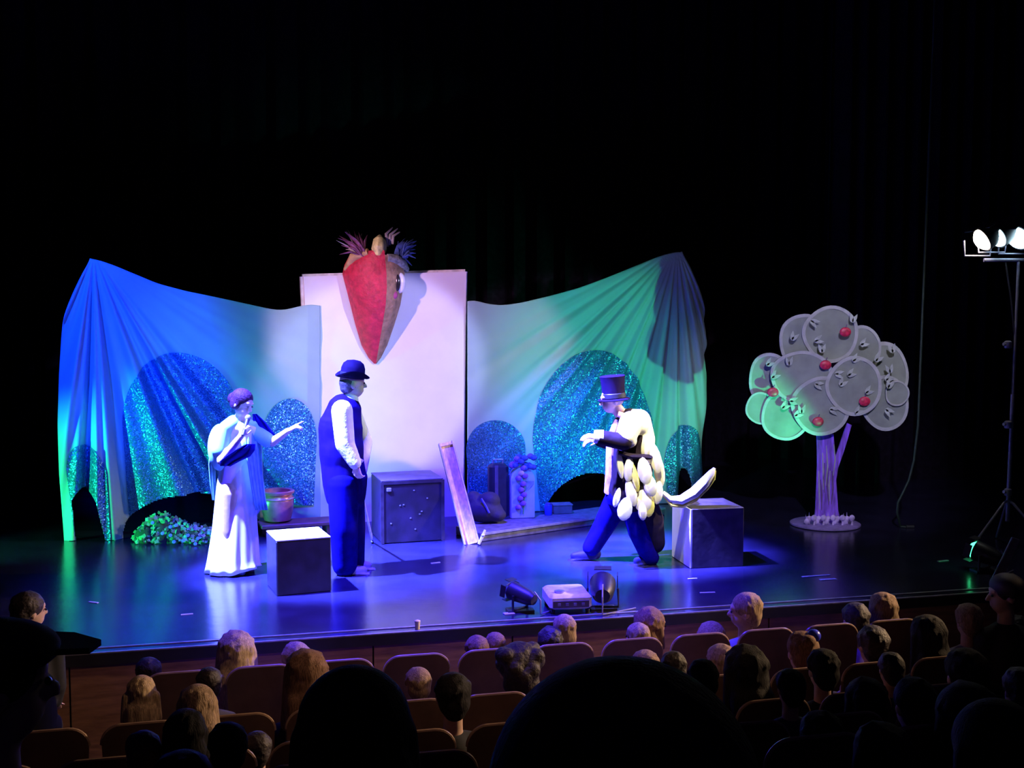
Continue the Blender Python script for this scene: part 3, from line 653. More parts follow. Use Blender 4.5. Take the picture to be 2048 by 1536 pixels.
def chain(pts, rad, seg=20): return [caps(pts[i], pts[i + 1], rad[i], rad[i + 1], seg) for i in range(len(pts) - 1)]
def grow(rad, d): return [r + d for r in rad]

# ---------- man in the bowler hat (seen from behind on the left side of the stage)
AD = ground(703, 1146)[1]
A = lambda x, y, dy=0.0: at(x, y, AD + dy)
t = thing('person', 'man in bowler hat, dark waistcoat and white shirt sleeves with a cane, seen from behind', 'person', tuple(ground(700, 1146)))
hc = A(705, 768); HR = basis((.93, .32, -.02), (.06, 0, 1))
sh_n, el_n, wr_n = A(684, 822, -.17), A(690, 888, -.20), A(712, 930, -.22)
sh_f, el_f, wr_f = A(700, 818, .19), A(728, 885, .17), A(722, 948, .02)
neck = [A(698, 812), A(702, 790)]
torso = [A(690, 965), A(682, 905), A(681, 855), A(688, 822)]; trad = [.165, .165, .175, .13]
hipn, knn, ann = A(686, 968, -.09), A(688, 1055, -.10), A(690, 1134, -.06)
hipf, knf, anf = A(697, 968, .10), A(704, 1055, .10), A(706, 1132, .12)
armn = chain([sh_n, el_n, wr_n], [.062, .046, .032]); armf = chain([sh_f, el_f, wr_f], [.062, .046, .032])
shr = chain([A(684, 826, -.15), A(690, 824, .16)], [.075, .075])
legs = chain([hipn, knn, ann], [.10, .070, .048]) + chain([hipf, knf, anf], [.10, .070, .048])
toe_n, toe_f = A(727, 1144, -.04), A(736, 1141, .14)
hands = hand_prims(wr_n, (.2, -.1, -1), (-.6, -1, 0), 1.05, .75) + hand_prims(wr_f, (-.1, -.1, -1), (1, -.4, 0), 1.05, .8, side=-1)
toe_n[2] = toe_f[2] = STAGE + .034
body = head_prims(hc, HR, 1.08) + chain(neck, [.06, .055]) + chain(torso, grow(trad, -.02)) + armn + armf + shr + legs + hands + chain([ann, ann * .3 + toe_n * .7 - EZ * .012], [.040, .020]) + chain([anf, anf * .3 + toe_f * .7 - EZ * .012], [.040, .020])
blob('body', body, .007, M_SKIN, t); eyes(hc, HR, 1.08, t)
M_VEST = mat('navy_waistcoat', (.008, .003, .075), .8, var=.2, spec=.04); M_TROU = mat('navy_trousers', (.004, .002, .11), .85, var=.2, spec=.03)
blob('shirt', chain([sh_n + EZ * .005, el_n, wr_n * .9 + el_n * .1], [.090, .082, .056]) + chain([sh_f, el_f, wr_f * .9 + el_f * .1], [.085, .075, .052]) + chain([A(699, 815), A(701, 797)], [.075, .068]) + [ell(A(668 + 24, 885, -.205), (.06, .05, .07))], .010, M_WHITE, t)
blob('waistcoat', chain([A(691, 985)] + torso, [.178, .190, .182, .188, .15]) + chain([A(683, 830, -.12), A(690, 826, .13)], [.085, .085]) + [ell(A(683, 900), (.19, .20, .30)), ell(A(700, 955, .0), (.15, .17, .10))], .010, M_VEST, t)
blob('trousers', chain([A(690, 965, -.02), A(691, 990, 0)], [.160, .165]) + chain([hipn, knn, ann + EZ * .02], [.135, .118, .108]) + chain([hipf, knf, anf + EZ * .02], [.135, .115, .100]), .010, M_TROU, t)
M_SHOE = mat('shoe_pale', (.30, .29, .33), .4)
for an, to in ((ann, toe_n), (anf, toe_f)):
    h = an.copy(); h[2] = STAGE + .045; to2 = to.copy(); to2[2] = STAGE + .035
    blob('shoe', chain([h + (h - to2) * .2, (h + to2) / 2, to2], [.045, .046, .034]) + [box((h * .45 + to2 * .55) - EZ * (h[2] * .45 + to2[2] * .55 - STAGE - .008), (.25, .085, .016), np.array([(to2 - h) / np.linalg.norm(to2 - h), np.cross(EZ, (to2 - h) / np.linalg.norm(to2 - h)), EZ]))], .008, M_SHOE, t)
blob('hair', [ell(hc + HR @ np.array([0, -.028, .010]), (.083, .086, .080), HR), ell(hc + HR @ np.array([0, -.05, -.035]), (.07, .055, .05), HR)], .008, mat('hair_dark', (.035, .025, .03), .6, var=.4, scale=60, bump=.4), t)
hat_up = basis((.95, .32, -.10), (.05, 0, 1)); hat_ax = np.array([hat_up[:, 0], hat_up[:, 1], hat_up[:, 2]]); hb = hc + EZ * .060
h_ = thing('bowler_hat', 'round dark bowler hat worn by the man with the cane', 'hat', tuple(hb))
M_HAT = mat('felt_dark', (.008, .003, .020), .8, var=.2, spec=.06)
mesh_obj('crown', lathe([(.098, -.01), (.102, .03), (.100, .075), (.085, .115), (.055, .138), (.01, .145)], hb, 28, hat_ax), M_HAT, h_)
rings = [[hb + hat_ax[0] * (r * 1.0 * math.cos(a)) + hat_ax[1] * (r * 1.08 * math.sin(a)) + hat_ax[2] * (z + cu * abs(math.cos(a)) ** 2 * .02) for a in np.linspace(0, 2 * pi, 36, endpoint=False)] for r, z, cu in ((.096, -.004, 0), (.115, -.010, .5), (.132, -.004, 2), (.135, .004, 2.6), (.130, .006, 2), (.112, .002, .5), (.096, .008, 0))]
mesh_obj('brim', loft(rings, cap=False), M_HAT, h_)
mesh_obj('ribbon', lathe([(.100, .002), (.105, .006), (.105, .036), (.100, .040)], hb, 28, hat_ax), mat('ribbon_dark', (.02, .018, .03), .4), h_)
ca = ground(745, 1086); cb = A(712, 935, -.16)
k_ = thing('walking_cane', 'thin dark walking cane slanting from the man in the bowler to the floor', 'cane', tuple(ca))
mesh_obj('shaft', tube([ca + EZ * .02, ca * .3 + cb * .7, cb], [.010, .012, .012], 10), mat('cane_wood', (.5, .42, .62), .35), k_)
mesh_obj('tip', tube([ca, ca + (cb - ca) * .03], .013, 10), M_LB, k_); mesh_obj('handle', tube([cb, cb + np.array([-.005, 0, .04]), cb + np.array([.03, 0, .07]), cb + np.array([.06, 0, .05])], .013, 10), M_STRIP, k_)

# ---------- woman in the long white dress
AD = ground(468, 1146)[1]
t = thing('person', 'woman in long white dress and pale blue cape, pointing to the right', 'person', tuple(ground(468, 1146)))
hc = A(484, 808, -.02); HR = basis((.82, -.42, -.34), (.22, 0, 1))
sh_n, el_n, wr_n = A(448, 862, -.14), A(443, 921, -.20), A(482, 872, -.24)
sh_f, el_f, wr_f = A(507, 862, .10), A(545, 884, .06), A(577, 861, .0)
torso = [A(466, 985), A(468, 930), A(473, 890), A(477, 864)]; trad = [.13, .115, .13, .10]
legs = chain([A(460, 985, -.07), A(457, 1060, -.08), A(455, 1132, -.06)], [.10, .07, .045]) + chain([A(478, 985, .08), A(480, 1060, .08), A(482, 1130, .08)], [.10, .07, .045])
feet = chain([A(455, 1138, -.06), A(484, 1144, -.10)], [.042, .03]) + chain([A(482, 1134, .08), A(503, 1139, .06)], [.042, .03])
hands = hand_prims(wr_n, (.35, -.15, 1), (-.5, -1, .2), .95, .9) + hand_prims(wr_f, (1, -.1, .55), (-.3, -.4, 1), .98, .75, point=True, side=-1)
body = head_prims(hc, HR, 1.0) + chain([A(477, 852), A(481, 832)], [.05, .047]) + chain(torso, grow(trad, -.01)) + chain([sh_n, el_n, wr_n], [.052, .040, .026]) + chain([sh_f, el_f, wr_f], [.052, .040, .026]) + chain([sh_n, sh_f], [.06, .06]) + legs + feet + hands
blob('body', body, .007, M_SKIN, t); eyes(hc, HR, 1.0, t)
M_DRESS = mat('dress_white', (.82, .84, .86), .7, var=.05, scale=6); M_CAPE = mat('cape_blue', (.24, .64, .68), .7, var=.12, scale=5)
blob('bodice', chain(torso, [.12, .122, .142, .112]) + chain([sh_n * .8 + sh_f * .2, sh_f], [.07, .066]), .010, M_DRESS, t)
# skirt: pleated cone, hem trailing to the left
rings = []
for k in range(15):
    v = k / 14; y = 922 + (1150 - 922) * v; xl = np.interp(v, [0, .2, .6, .9, 1], [443, 434, 426, 416, 412]); xr = np.interp(v, [0, .2, .6, .9, 1], [503, 510, 514, 518, 521]); cx = (xl + xr) / 2; hw = (xr - xl) / 2 / F * AD
    c = A(cx, y); ring = []
    for a in np.linspace(0, 2 * pi, 120, endpoint=False):
        f = 1 + .05 * v * math.sin(a * 8) + .035 * v * math.sin(a * 13 + 1)
        q = c + np.array([hw * f * math.cos(a), hw * .78 * f * math.sin(a), 0]); 
        if v > .9: q[2] += (.03 + .05 * max(0, math.cos(a))) * (v - .9) * 10 - .0
        q[2] = max(q[2], STAGE + .006); ring.append(q)
    rings.append(ring)
V, Fc = loft(rings, cap=False); sk = mesh_obj('skirt', (V, Fc), M_DRESS, t); s_ = sk.modifiers.new('thick', 'SOLIDIFY'); s_.thickness = .006
# cape: back panel hanging at the left shoulder, front panel on the right
def cloth_strip(rows, name, m, nf=5, amp=.015):
    V = []; NU = 28
    for (y, x0, x1, d0, d1) in rows:
        for i in range(NU + 1):
            s = i / NU; b_ = math.sin(s * pi)
            V.append(A(x0 + (x1 - x0) * s, y, d0 + (d1 - d0) * s + amp * math.sin(s * nf * 2 * pi)))
    Fc = [(j * (NU + 1) + i, j * (NU + 1) + i + 1, (j + 1) * (NU + 1) + i + 1, (j + 1) * (NU + 1) + i) for j in range(len(rows) - 1) for i in range(NU)]
    o = mesh_obj(name, (np.array(V), Fc), m, t); s_ = o.modifiers.new('thick', 'SOLIDIFY'); s_.thickness = .006; return o
blob('cape_yoke', chain([A(452, 856, -.14), A(468, 846, .0), A(503, 852, .10)], [.062, .07, .066]) + chain([A(448, 862, -.14), A(440, 900, -.17)], [.068, .068]) + chain([A(506, 862, .10), A(535, 880, .07)], [.066, .064]) + [ell(A(440, 895, -.05), (.10, .14, .20))], .010, M_CAPE, t)
cloth_strip([(850, 436, 462, .0, .16), (890, 420, 455, -.05, .17), (930, 417, 450, -.06, .18), (970, 420, 448, -.05, .18), (1000, 424, 446, -.04, .17)], 'cape_back', M_CAPE)
cloth_strip([(862, 490, 522, -.05, .12), (900, 492, 524, -.16, .12), (950, 500, 526, -.18, .12), (1000, 508, 532, -.18, .12), (1020, 512, 536, -.18, .12)], 'cape_front', mat('cape_shaded', (.10, .30, .50), .7), 4)  # deeper blue puts the shade on the dress into this panel's colour
cloth_strip([(888, 492, 510, -.26, -.20), (900, 470, 509, -.29, -.20), (912, 452, 500, -.29, -.2), (922, 440, 478, -.28, -.22), (932, 440, 460, -.28, -.24)], 'dark_band', mat('cloth_navy', (.004, .003, .09), .8, spec=.04), 2, .006)  # dark navy band across the front below the near arm
cloth_strip([(828, 506, 514, .06, .10), (845, 508, 532, .06, .13), (862, 512, 545, .07, .13), (872, 528, 552, .10, .13)], 'dark_scarf', mat('cloth_navy', (.006, .006, .08)), 2, .006)
for x, y, d in ((484, 1144, -.10), (503, 1139, .06)):
    q = A(x, y, d); q[2] = STAGE + .032; blob('shoe', chain([q + np.array([-.12, .01, .0]), q], [.042, .032]), .008, mat('shoe_blue', (.07, .08, .16), .5), t)
blob('hair', [ell(hc + HR @ np.array([0, -.018, .046]), (.088, .098, .084), HR), ell(hc + HR @ np.array([0, -.10, .01]), (.055, .05, .055), HR), ell(hc + HR @ np.array([.06, -.025, .0]), (.028, .055, .06), HR), ell(hc + HR @ np.array([-.06, -.025, .0]), (.028, .055, .06), HR)], .008, mat('hair_auburn', (.030, .008, .022), .7, spec=.1, var=.4, scale=50, bump=.4), t)
mc0 = wr_n + np.array([.035, -.02, .055]); mc1 = A(496, 836, -.17)
m_ = thing('microphone', 'black handheld microphone at the mouth of the woman in white', 'microphone', tuple(mc0))
mesh_obj('handle', tube([mc0 - (mc1 - mc0) * .5, mc0 + (mc1 - mc0) * .8], [.013, .018], 12), M_LB, m_); mesh_obj('grille', ell(mc1, (.026, .026, .028)), M_MET, m_)

# ---------- striding man in the top hat and petal coat
AD = ground(1240, 1128)[1]
t = thing('person', 'man in top hat and coat of cream petals striding to the left', 'person', tuple(ground(1235, 1128)))
hc = A(1224, 800, 0); HR = basis((-.93, -.22, -.16), (-.10, 0, 1))
sh_n, el_n, wr_n = A(1262, 846, -.16), A(1248, 884, -.24), A(1196, 874, -.26)
sh_f, el_f, wr_f = A(1268, 846, .18), A(1240, 890, .26), A(1196, 880, .18)
torso = [A(1258, 980), A(1262, 925), A(1266, 880), A(1260, 848)]; trad = [.165, .17, .17, .12]
hf, kf, af = A(1244, 985, .09), A(1208, 1052, .14), A(1183, 1100, .16)
hr, kr, ar = A(1262, 985, -.09), A(1278, 1062, -.06), A(1300, 1120, .0)
tf, tr_ = A(1148, 1112, .16), A(1274, 1134, -.04); tf[2] = tr_[2] = STAGE + .034
legs = chain([hf, kf, af], [.10, .07, .047]) + chain([hr, kr, ar], [.10, .07, .047]); feet = chain([af, af * .2 + tf * .8 - EZ * .012], [.040, .020]) + chain([ar, ar * .2 + tr_ * .8 - EZ * .012], [.040, .020])
hands = hand_prims(wr_n, (-1, -.1, .1), (0, -.4, 1), 1.05, .45, side=1) + hand_prims(wr_f, (-1, -.2, .0), (0, -.2, 1), 1.05, .5, side=-1)
body = head_prims(hc, HR, 1.05) + chain([A(1250, 838), A(1234, 818)], [.06, .055]) + chain(torso, grow(trad, -.02)) + chain([sh_n, el_n, wr_n], [.06, .045, .03]) + chain([sh_f, el_f, wr_f], [.06, .045, .03]) + chain([sh_n, sh_f], [.07, .07]) + legs + feet + hands
blob('body', body, .007, M_SKIN, t); eyes(hc, HR, 1.05, t)
M_COAT = mat('coat_dark', (.016, .009, .014), .8, var=.3, spec=.1); M_CREAM = mat('petal_cream', (.80, .76, .48), .7, var=.08, scale=9); M_YEL = mat('petal_yellow', (.72, .66, .10), .7)
blob('coat', chain(torso, [.20, .195, .19, .14]) + chain([A(1268, 985, -.05), A(1298, 1040, -.02), A(1308, 1085, .02)], [.17, .13, .10]) + chain([sh_n, el_n, wr_n * .88 + el_n * .12], [.085, .075, .065]) + chain([sh_f, el_f, wr_f * .88 + el_f * .12], [.085, .075, .06]) + chain([A(1262, 990, -.12), A(1270, 1020, -.10)], [.12, .09]), .011, M_COAT, t)
blob('shoulder_cape', chain([A(1252, 836, .02), A(1278, 842, -.05), A(1290, 880, -.08)], [.085, .105, .09]) + chain([sh_n, sh_n * .3 + el_n * .7], [.105, .092]) + [ell(A(1276, 850, .0), (.12, .20, .13)), ell(A(1256, 882, -.23), (.080, .05, .065)), ell(A(1290, 895, -.06), (.085, .15, .17))], .011, M_CREAM, t)
def petal(x, y, wd, ln, deg, dy, m=M_CREAM, nm='petal'):
    c = A(x, y, dy); r = math.radians(deg); a = np.array([math.sin(r), 0, -math.cos(r)]); b_ = np.array([math.cos(r), 0, math.sin(r)]); V = []; 
    N = 14; rim = [(math.sin(k / N * 2 * pi) * wd / 2 * (1 - .12 * math.cos(k / N * 2 * pi)) * (.75 + .25 * abs(math.sin(k / N * 2 * pi))), -math.cos(k / N * 2 * pi) * ln / 2) for k in range(N)]
    out = [c + b_ * x_ + a * y_ for x_, y_ in rim]; bulge = [c + (b_ * x_ + a * y_) * .72 + np.array([0, -.012, 0]) for x_, y_ in rim]; bk = [c + (b_ * x_ + a * y_) * .6 + np.array([0, .01, 0]) for x_, y_ in rim]
    mesh_obj(nm, loft([bk, out, bulge]), m, t)
S_ = AD / F
for (x, y, w_, l_, dg_, dy, m) in ((1258, 938, 20, 44, -4, -.25, M_CREAM), (1270, 955, 15, 50, 12, -.25, M_YEL), (1289, 942, 28, 48, 12, -.25, M_CREAM), (1262, 985, 22, 48, 14, -.24, M_CREAM), (1300, 970, 26, 40, 14, -.24, M_CREAM),
                                   (1240, 928, 14, 50, 8, -.22, M_CREAM), (1287, 1002, 36, 40, 0, -.22, M_CREAM), (1296, 1008, 26, 44, 4, -.21, M_YEL), (1250, 1018, 30, 40, -10, -.25, mat('petal_white', (.78, .82, .84), .7)), (1234, 995, 14, 34, -14, -.22, MATS['petal_white']), (1316, 985, 20, 40, -6, -.16, M_CREAM), (1318, 940, 22, 60, 8, -.12, M_CREAM), (1310, 915, 24, 54, 14, -.18, M_CREAM), (1285, 1022, 18, 32, 4, -.23, M_CREAM)):
    petal(x, y, w_ * S_ * 1.0, l_ * S_ * 1.2, dg_, dy - .01, m)
mesh_obj('belt', tube([A(1238, 905, -.22), A(1262, 912, -.245), A(1296, 914, -.20), A(1306, 910, -.1)], [.04, .045, .045, .03], 10, .5), M_COAT, t)
mesh_obj('shirt_front', tube([A(1236, 840, -.02), A(1222, 880, -.03), A(1222, 940, -.03), A(1220, 985, .0)], [.05, .06, .07, .075], 12, .7), mat('shirt_violet', (.40, .26, .60), .7, var=.3, scale=20), t)
mesh_obj('cuff', tube([A(1206, 874, -.26), A(1188, 873, -.26)], [.062, .056], 14), M_WHITE, t)
mesh_obj('collar', tube([A(1236, 828, -.08), A(1254, 834, -.09), A(1262, 826, .04)], [.025, .03, .025], 8), mat('collar_pink', (.65, .35, .42), .7), t)
blob('trousers', chain([A(1256, 975), A(1250, 990)], [.17, .17]) + chain([hf, kf, af + EZ * .02], [.13, .098, .082]) + chain([hr, kr, ar + EZ * .02], [.13, .098, .080]), .010, M_TROU, t)
for an, to in ((af, tf), (ar, tr_)):
    h = an.copy(); h[2] = STAGE + .05; to2 = to.copy(); to2[2] = STAGE + .036; d_ = (to2 - h) / np.linalg.norm(to2 - h)
    blob('shoe', chain([h - d_ * .04, (h + to2) / 2, to2], [.048, .046, .034]) + chain([h, an], [.045, .05]) + [box((h * .45 + to2 * .55) * np.array([1, 1, 0]) + EZ * (STAGE + .008), (.26, .09, .016), np.array([d_, np.cross(EZ, d_), EZ]))], .008, mat('shoe_navy', (.012, .010, .07), .6, spec=.1), t)
blob('hair', [ell(hc + HR @ np.array([0, -.026, .015]), (.082, .088, .082), HR)], .008, mat('hair_grey', (.25, .18, .18), .6), t)
cv = [A(1325, 985, -.08), A(1340, 998, -.09), A(1362, 1000, -.10), A(1388, 986, -.10), A(1410, 964, -.10), A(1424, 945, -.10), A(1429, 936, -.10)]
mesh_obj('tail', tube(cv, [.035, .05, .075, .09, .085, .055, .02], 14, .55), mat('tail_cream', (.68, .66, .52), .7, var=.12), t)
mesh_obj('tail_edge', tube([p_ + np.array([.012, -.03, -.05]) * (1 if i not in (0, 6) else .4) for i, p_ in enumerate(cv)], [.012, .016, .018, .018, .016, .014, .008], 8), M_YEL, t)
hx = basis((-.95, -.22, -.08), (-.03, 0, 1)); hat_ax = np.array([hx[:, 0], hx[:, 1], hx[:, 2]]); hb = A(1228, 798)
h_ = thing('top_hat', 'tall dark top hat worn by the man in the petal coat', 'hat', tuple(hb))
mesh_obj('crown', lathe([(.100, 0), (.100, .10), (.108, .185), (.112, .20), (.105, .205), (.01, .203)], hb, 28, hat_ax), M_HAT, h_)
mesh_obj('brim', lathe([(.098, -.004), (.135, -.010), (.142, -.004), (.135, .004), (.098, .008)], hb, 32, hat_ax), M_HAT, h_)
mesh_obj('ribbon', lathe([(.101, .01), (.105, .014), (.105, .05), (.101, .054)], hb, 28, hat_ax), MATS['ribbon_dark'], h_)

# ================================================================== SEATS
M_SEAT = mat('seat_wood', (.11, .06, .045), .45, var=.25, scale=6, bump=.05); M_CUSH = mat('seat_cushion', (.10, .03, .035), .8); M_SEDGE = mat('seat_edge', (.34, .22, .16), .3)
def make_seat():
    t = thing('theatre_seat', '-', 'seat', (0, 0, 0), 'rows of theatre seats')
    W = .42; top = .95; pts = []
    r = .10
    for cx, cz, a0 in ((W / 2 - r, top - r, 0), (-W / 2 + r, top - r, pi / 2)):
        for a in np.linspace(a0, a0 + pi / 2, 8): pts.append((cx + r * math.cos(a), cz + r * math.sin(a)))
    pts += [(-W / 2 + .02, .40), (W / 2 - .02, .40)]
    P = [np.array([x, -.02 - .05 * (z - .4), z]) for x, z in pts]
    mesh_obj('backrest', slab(P, (0, .03, 0)), M_SEAT, t, False, True)
    rim = [p + np.array([0, .012, 0]) for p in P[:16]]
    mesh_obj('back_rim', tube(rim, .010, 8), M_SEDGE, t, True, True)
    mesh_obj('back_pad', slab([p * np.array([.86, 1, .97]) + np.array([0, .03, .01]) for p in P], (0, .02, 0)), M_CUSH, t, False, True)
    mesh_obj('seat_pad', box((0, .22, .405), (.40, .40, .05), None, .018), M_CUSH, t, True, True)
    for s in (-1, 1): mesh_obj('leg', box((s * .18, .14, .19), (.025, .26, .38)), M_LB, t, False, True)
    return t
seat0 = make_seat(); seat_used = [False]
def place_seat(u, k, label):
    if not seat_used[0]: o = seat0; seat_used[0] = True
    else:
        o = seat0.copy(); C.objects.link(o)
        for ch in list(seat0.children):
            c_ = ch.copy(); C.objects.link(c_); c_.parent = o
    o.location = st(u, -row_o(k), FZ[k]); o.rotation_euler = (0, 0, THETA); o['label'] = label; return o
def u_at(px, k, y):
    p = on_plane(px, y, st(0, -row_o(k)), EN); return uv_of(p)[0]
ords = ['first', 'second', 'third', 'fourth', 'fifth', 'sixth', 'seventh', 'eighth', 'ninth', 'tenth', 'eleventh', 'twelfth', 'thirteenth', 'fourteenth']
u0 = u_at(1262, 0, 1285)
i = 0
for s in range(-6, 5):
    place_seat(u0 + s * .485, 0, 'brown wooden seat in the front row, %s from the left' % ords[i]); i += 1
for k, rn, rng_, ref in ((1, 'second', range(-3, 10), 470), (2, 'third', range(-3, 9), 420), (3, 'fourth', range(-2, 8), 380), (4, 'fifth', range(-1, 7), 300)):
    u1 = u_at(ref, k, 1410 + 60 * (k - 1)); i = 0
    for s in rng_:
        place_seat(u1 + s * .485, k, 'dark wooden seat in the %s row, %s from the left' % (rn, ords[i])); i += 1

# ================================================================== AUDIENCE
HAIRC = {'blond': (.46, .33, .20), 'light': (.34, .23, .15), 'brown': (.20, .11, .07), 'dark': (.04, .03, .03), 'black': (.015, .013, .016)}
def hair_mat(n): return mat('hair_' + n, HAIRC[n], .75, spec=.2, var=.35, scale=40, stretch=(3, 3, .5), bump=.35, bscale=60) if 'hair_' + n not in MATS or n != 'dark' else MATS['hair_dark']
SHIRT = {'grey': (.30, .30, .36), 'white': (.70, .66, .68), 'navy': (.03, .03, .07), 'black': (.012, .012, .015), 'red': (.25, .04, .05), 'blue': (.08, .10, .35), 'pink': (.5, .28, .35), 'violet': (.10, .07, .20)}
GRP = 'people in the audience'
def person(px, ytop, wpx, o, hair, hc_, shirt, label, yaw=0, stand=False, vox=.013, extra=None, up_arm=False):
    T = on_plane(px, ytop, st(0, -o + (0 if stand else .21)), EN); D = T[1]
    k = float(np.clip((wpx * D / F) / .178, .78, 1.35)); fz = floor_z(o - .14)
    up = EZ; f = math.radians(yaw); fwd = EN * math.cos(f) + EU * math.sin(f)     # yaw > 0 turns to the right
    hc = T - EZ * .126 * k; R = basis(fwd + EZ * -.05, EZ)
    u, n = uv_of(T); B = lambda a, b_, z: st(u + a, n + b_, z)
    ks = max(.82, min(1.25, k)); sz = hc[2] - .215 * k - .01; hz = fz + (.54 if not stand else .55)
    if hz > sz - .22: hz = max(fz + .15, sz - .22)
    t = thing('person', label, 'person', tuple(B(0, 0, fz)), GRP)
    sw = .132 * ks
    neck = chain([B(0, -.01, sz - .01), hc - EZ * .06 * k - fwd * .01], [.050 * ks, .047 * ks])
    tor = chain([B(0, -.02, hz), B(0, -.02, (hz + sz) / 2), B(0, -.01, sz - .07)], [.13 * ks, .12 * ks, .115 * ks]) + chain([B(-sw, 0, sz - .035), B(0, -.01, sz - .01), B(sw, 0, sz - .035)], [.052 * ks, .062 * ks, .052 * ks])
    if stand: lg = sum([chain([B(s * .075, 0, hz), B(s * .08, .02, (hz + fz) / 2), B(s * .08, 0, fz + .06)], [.085 * ks, .06 * ks, .042 * ks]) + chain([B(s * .08, 0, fz + .045), B(s * .085, .12, fz + .038)], [.04, .034]) for s in (-1, 1)], [])
    else:
        kl = min(.29, .29 * ks); lg = sum([chain([B(s * .075, .0, hz), B(s * .10, kl, hz + .0), B(s * .10, kl + .02, fz + .07)], [.085 * ks, .06 * ks, .042 * ks]) + chain([B(s * .10, kl + .02, fz + .045), B(s * .11, kl + .14, fz + .038)], [.04, .034]) for s in (-1, 1)], [])
    aw = sum([chain([B(s * sw, 0, sz - .045), B(s * (sw + .015), -.0, sz - .045 - .20 * ks), B(s * .11, .18 * ks, max(hz + .08, sz - .42))], [.048 * ks, .038 * ks, .028 * ks]) for s in (-1, 1)], [])
    if up_arm:
        aL = [B(-sw, 0, sz - .045), B(-sw - .07, .06, sz - .10), B(-sw - .05, .07, sz + .06)]
        aw = aw[2:] + chain(aL, [.046 * ks, .036 * ks, .026 * ks])
    hd = sum([hand_prims(B(s * .11, .18 * ks, max(hz + .08, sz - .42)), EN - EZ * .3, EZ, .85 * ks, .5, side=s) for s in ((1,) if up_arm else (-1, 1))], [])
    if up_arm: hd += hand_prims(aL[2], EZ - EU * .3, -EN, .85 * ks, .15)
    blob('body', head_prims(hc, R, k) + neck + tor + lg + aw + hd, vox, M_SKIN, t, 2)
    sm = mat('shirt_' + shirt, SHIRT[shirt], .85, var=.15)
    tor2 = chain([B(0, -.02, hz - .02), B(0, -.02, (hz + sz) / 2), B(0, -.01, sz - .07)], [.148 * ks, .138 * ks, .130 * ks]) + chain([B(-sw, 0, sz - .035), B(0, -.01, sz - .005), B(sw, 0, sz - .035)], [.066 * ks, .072 * ks, .066 * ks])
    aw2 = sum([chain([B(s * sw, 0, sz - .045), B(s * (sw + .015), -.0, sz - .045 - .20 * ks), B(s * .115, .15 * ks, max(hz + .085, sz - .40))], [.062 * ks, .053 * ks, .042 * ks]) for s in (-1, 1)], [])
    if up_arm: aw2 = aw2[2:] + chain([aL[0], aL[1], aL[1] * .7 + aL[2] * .3], [.06 * ks, .05 * ks, .045 * ks])
    blob('shirt', tor2 + aw2, .016, sm, t, 2)
    lg2 = chain([B(0, -.02, hz - .04), B(0, 0, hz)], [.14 * ks, .14 * ks])
    if stand: lg2 += sum([chain([B(s * .075, 0, hz), B(s * .08, .02, (hz + fz) / 2), B(s * .08, 0, fz + .09)], [.10 * ks, .075 * ks, .06 * ks]) for s in (-1, 1)], [])
    else: lg2 += sum([chain([B(s * .075, .0, hz), B(s * .10, kl, hz), B(s * .10, kl + .02, fz + .10)], [.10 * ks, .075 * ks, .06 * ks]) for s in (-1, 1)], [])
    blob('trousers', lg2, .018, mat('trousers_dark', (.02, .02, .03), .85), t, 2)
    H = lambda x, y, z: hc + R @ (np.array([x, y, z]) * k)
    g = [ell(H(0, -.016, .040), (.088 * k, .098 * k, .088 * k), R), ell(H(0, -.048, -.015), (.080 * k, .064 * k, .075 * k), R), ell(H(0, -.055, -.06), (.055 * k, .045 * k, .045 * k), R)]
    if hair == 'bob': g += [ell(H(0, -.045, -.05), (.090 * k, .066 * k, .075 * k), R)] + [caps(H(s * .070, -.01, .02), H(s * .078, .005, -.09), .028 * k, .026 * k) for s in (-1, 1)]
    if hair in ('long', 'tails'): g += [ell(H(0, -.05, -.06), (.092 * k, .062 * k, .10 * k), R), caps(H(0, -.075, -.08), H(0, -.098, -.24), .062 * k, .048 * k)] + [caps(H(s * .068, -.015, .02), H(s * .085, -.035, -.18), .030 * k, .030 * k) for s in (-1, 1)] + [caps(H(s * .05, -.078, -.08), H(s * .065, -.10, -.25), .045 * k, .032 * k) for s in (-1, 1)]
    if hair == 'tails': g += [caps(H(s * .09, -.05, .0), H(s * .115, -.06, -.15), .030 * k, .018 * k) for s in (-1, 1)]
    if hair == 'pony': g += [caps(H(0, -.10, .03), H(0, -.145, -.12), .034 * k, .018 * k)]
    if hair == 'bun': g += [ell(H(0, -.085, .085), (.042 * k, .042 * k, .036 * k), R)]
    if hair == 'curly': g += [ell(H(.085 * math.cos(a) * .9, -.03 + .075 * math.sin(a), .04 + .045 * math.sin(a * 2.3)), (.038 * k, .038 * k, .038 * k)) for a in np.linspace(0, 2 * pi, 12, endpoint=False)] + [ell(H(0, -.05, -.05), (.085 * k, .06 * k, .06 * k), R)]
    rr = random.Random(int(px * 7 + ytop))
    for _ in range(34 if wpx < 150 else 0):
        az = rr.uniform(0, 2 * pi); el_ = rr.uniform(-.25, 1.35); v_ = np.array([math.cos(az) * math.cos(el_), math.sin(az) * math.cos(el_), math.sin(el_)])
        if v_[1] > .45 and v_[2] < .55: continue
        c_ = np.array([0, -.018, .036]) + v_ * np.array([.080, .088, .082]); w1 = np.cross(v_, [.3, .2, 1]); w1 /= np.linalg.norm(w1)
        g.append(caps(H(*(c_ - np.cross(w1, v_) * .030)), H(*(c_ + np.cross(w1, v_) * .030 - EZ * .006)), .014 * k, .010 * k, 8))
    blob('hair', g, .009 * max(1, k), hair_mat(hc_), t, 2)
    if yaw: eyes(hc, R, k, t)
    if extra: extra(t, H, k, B, sz)
    return t
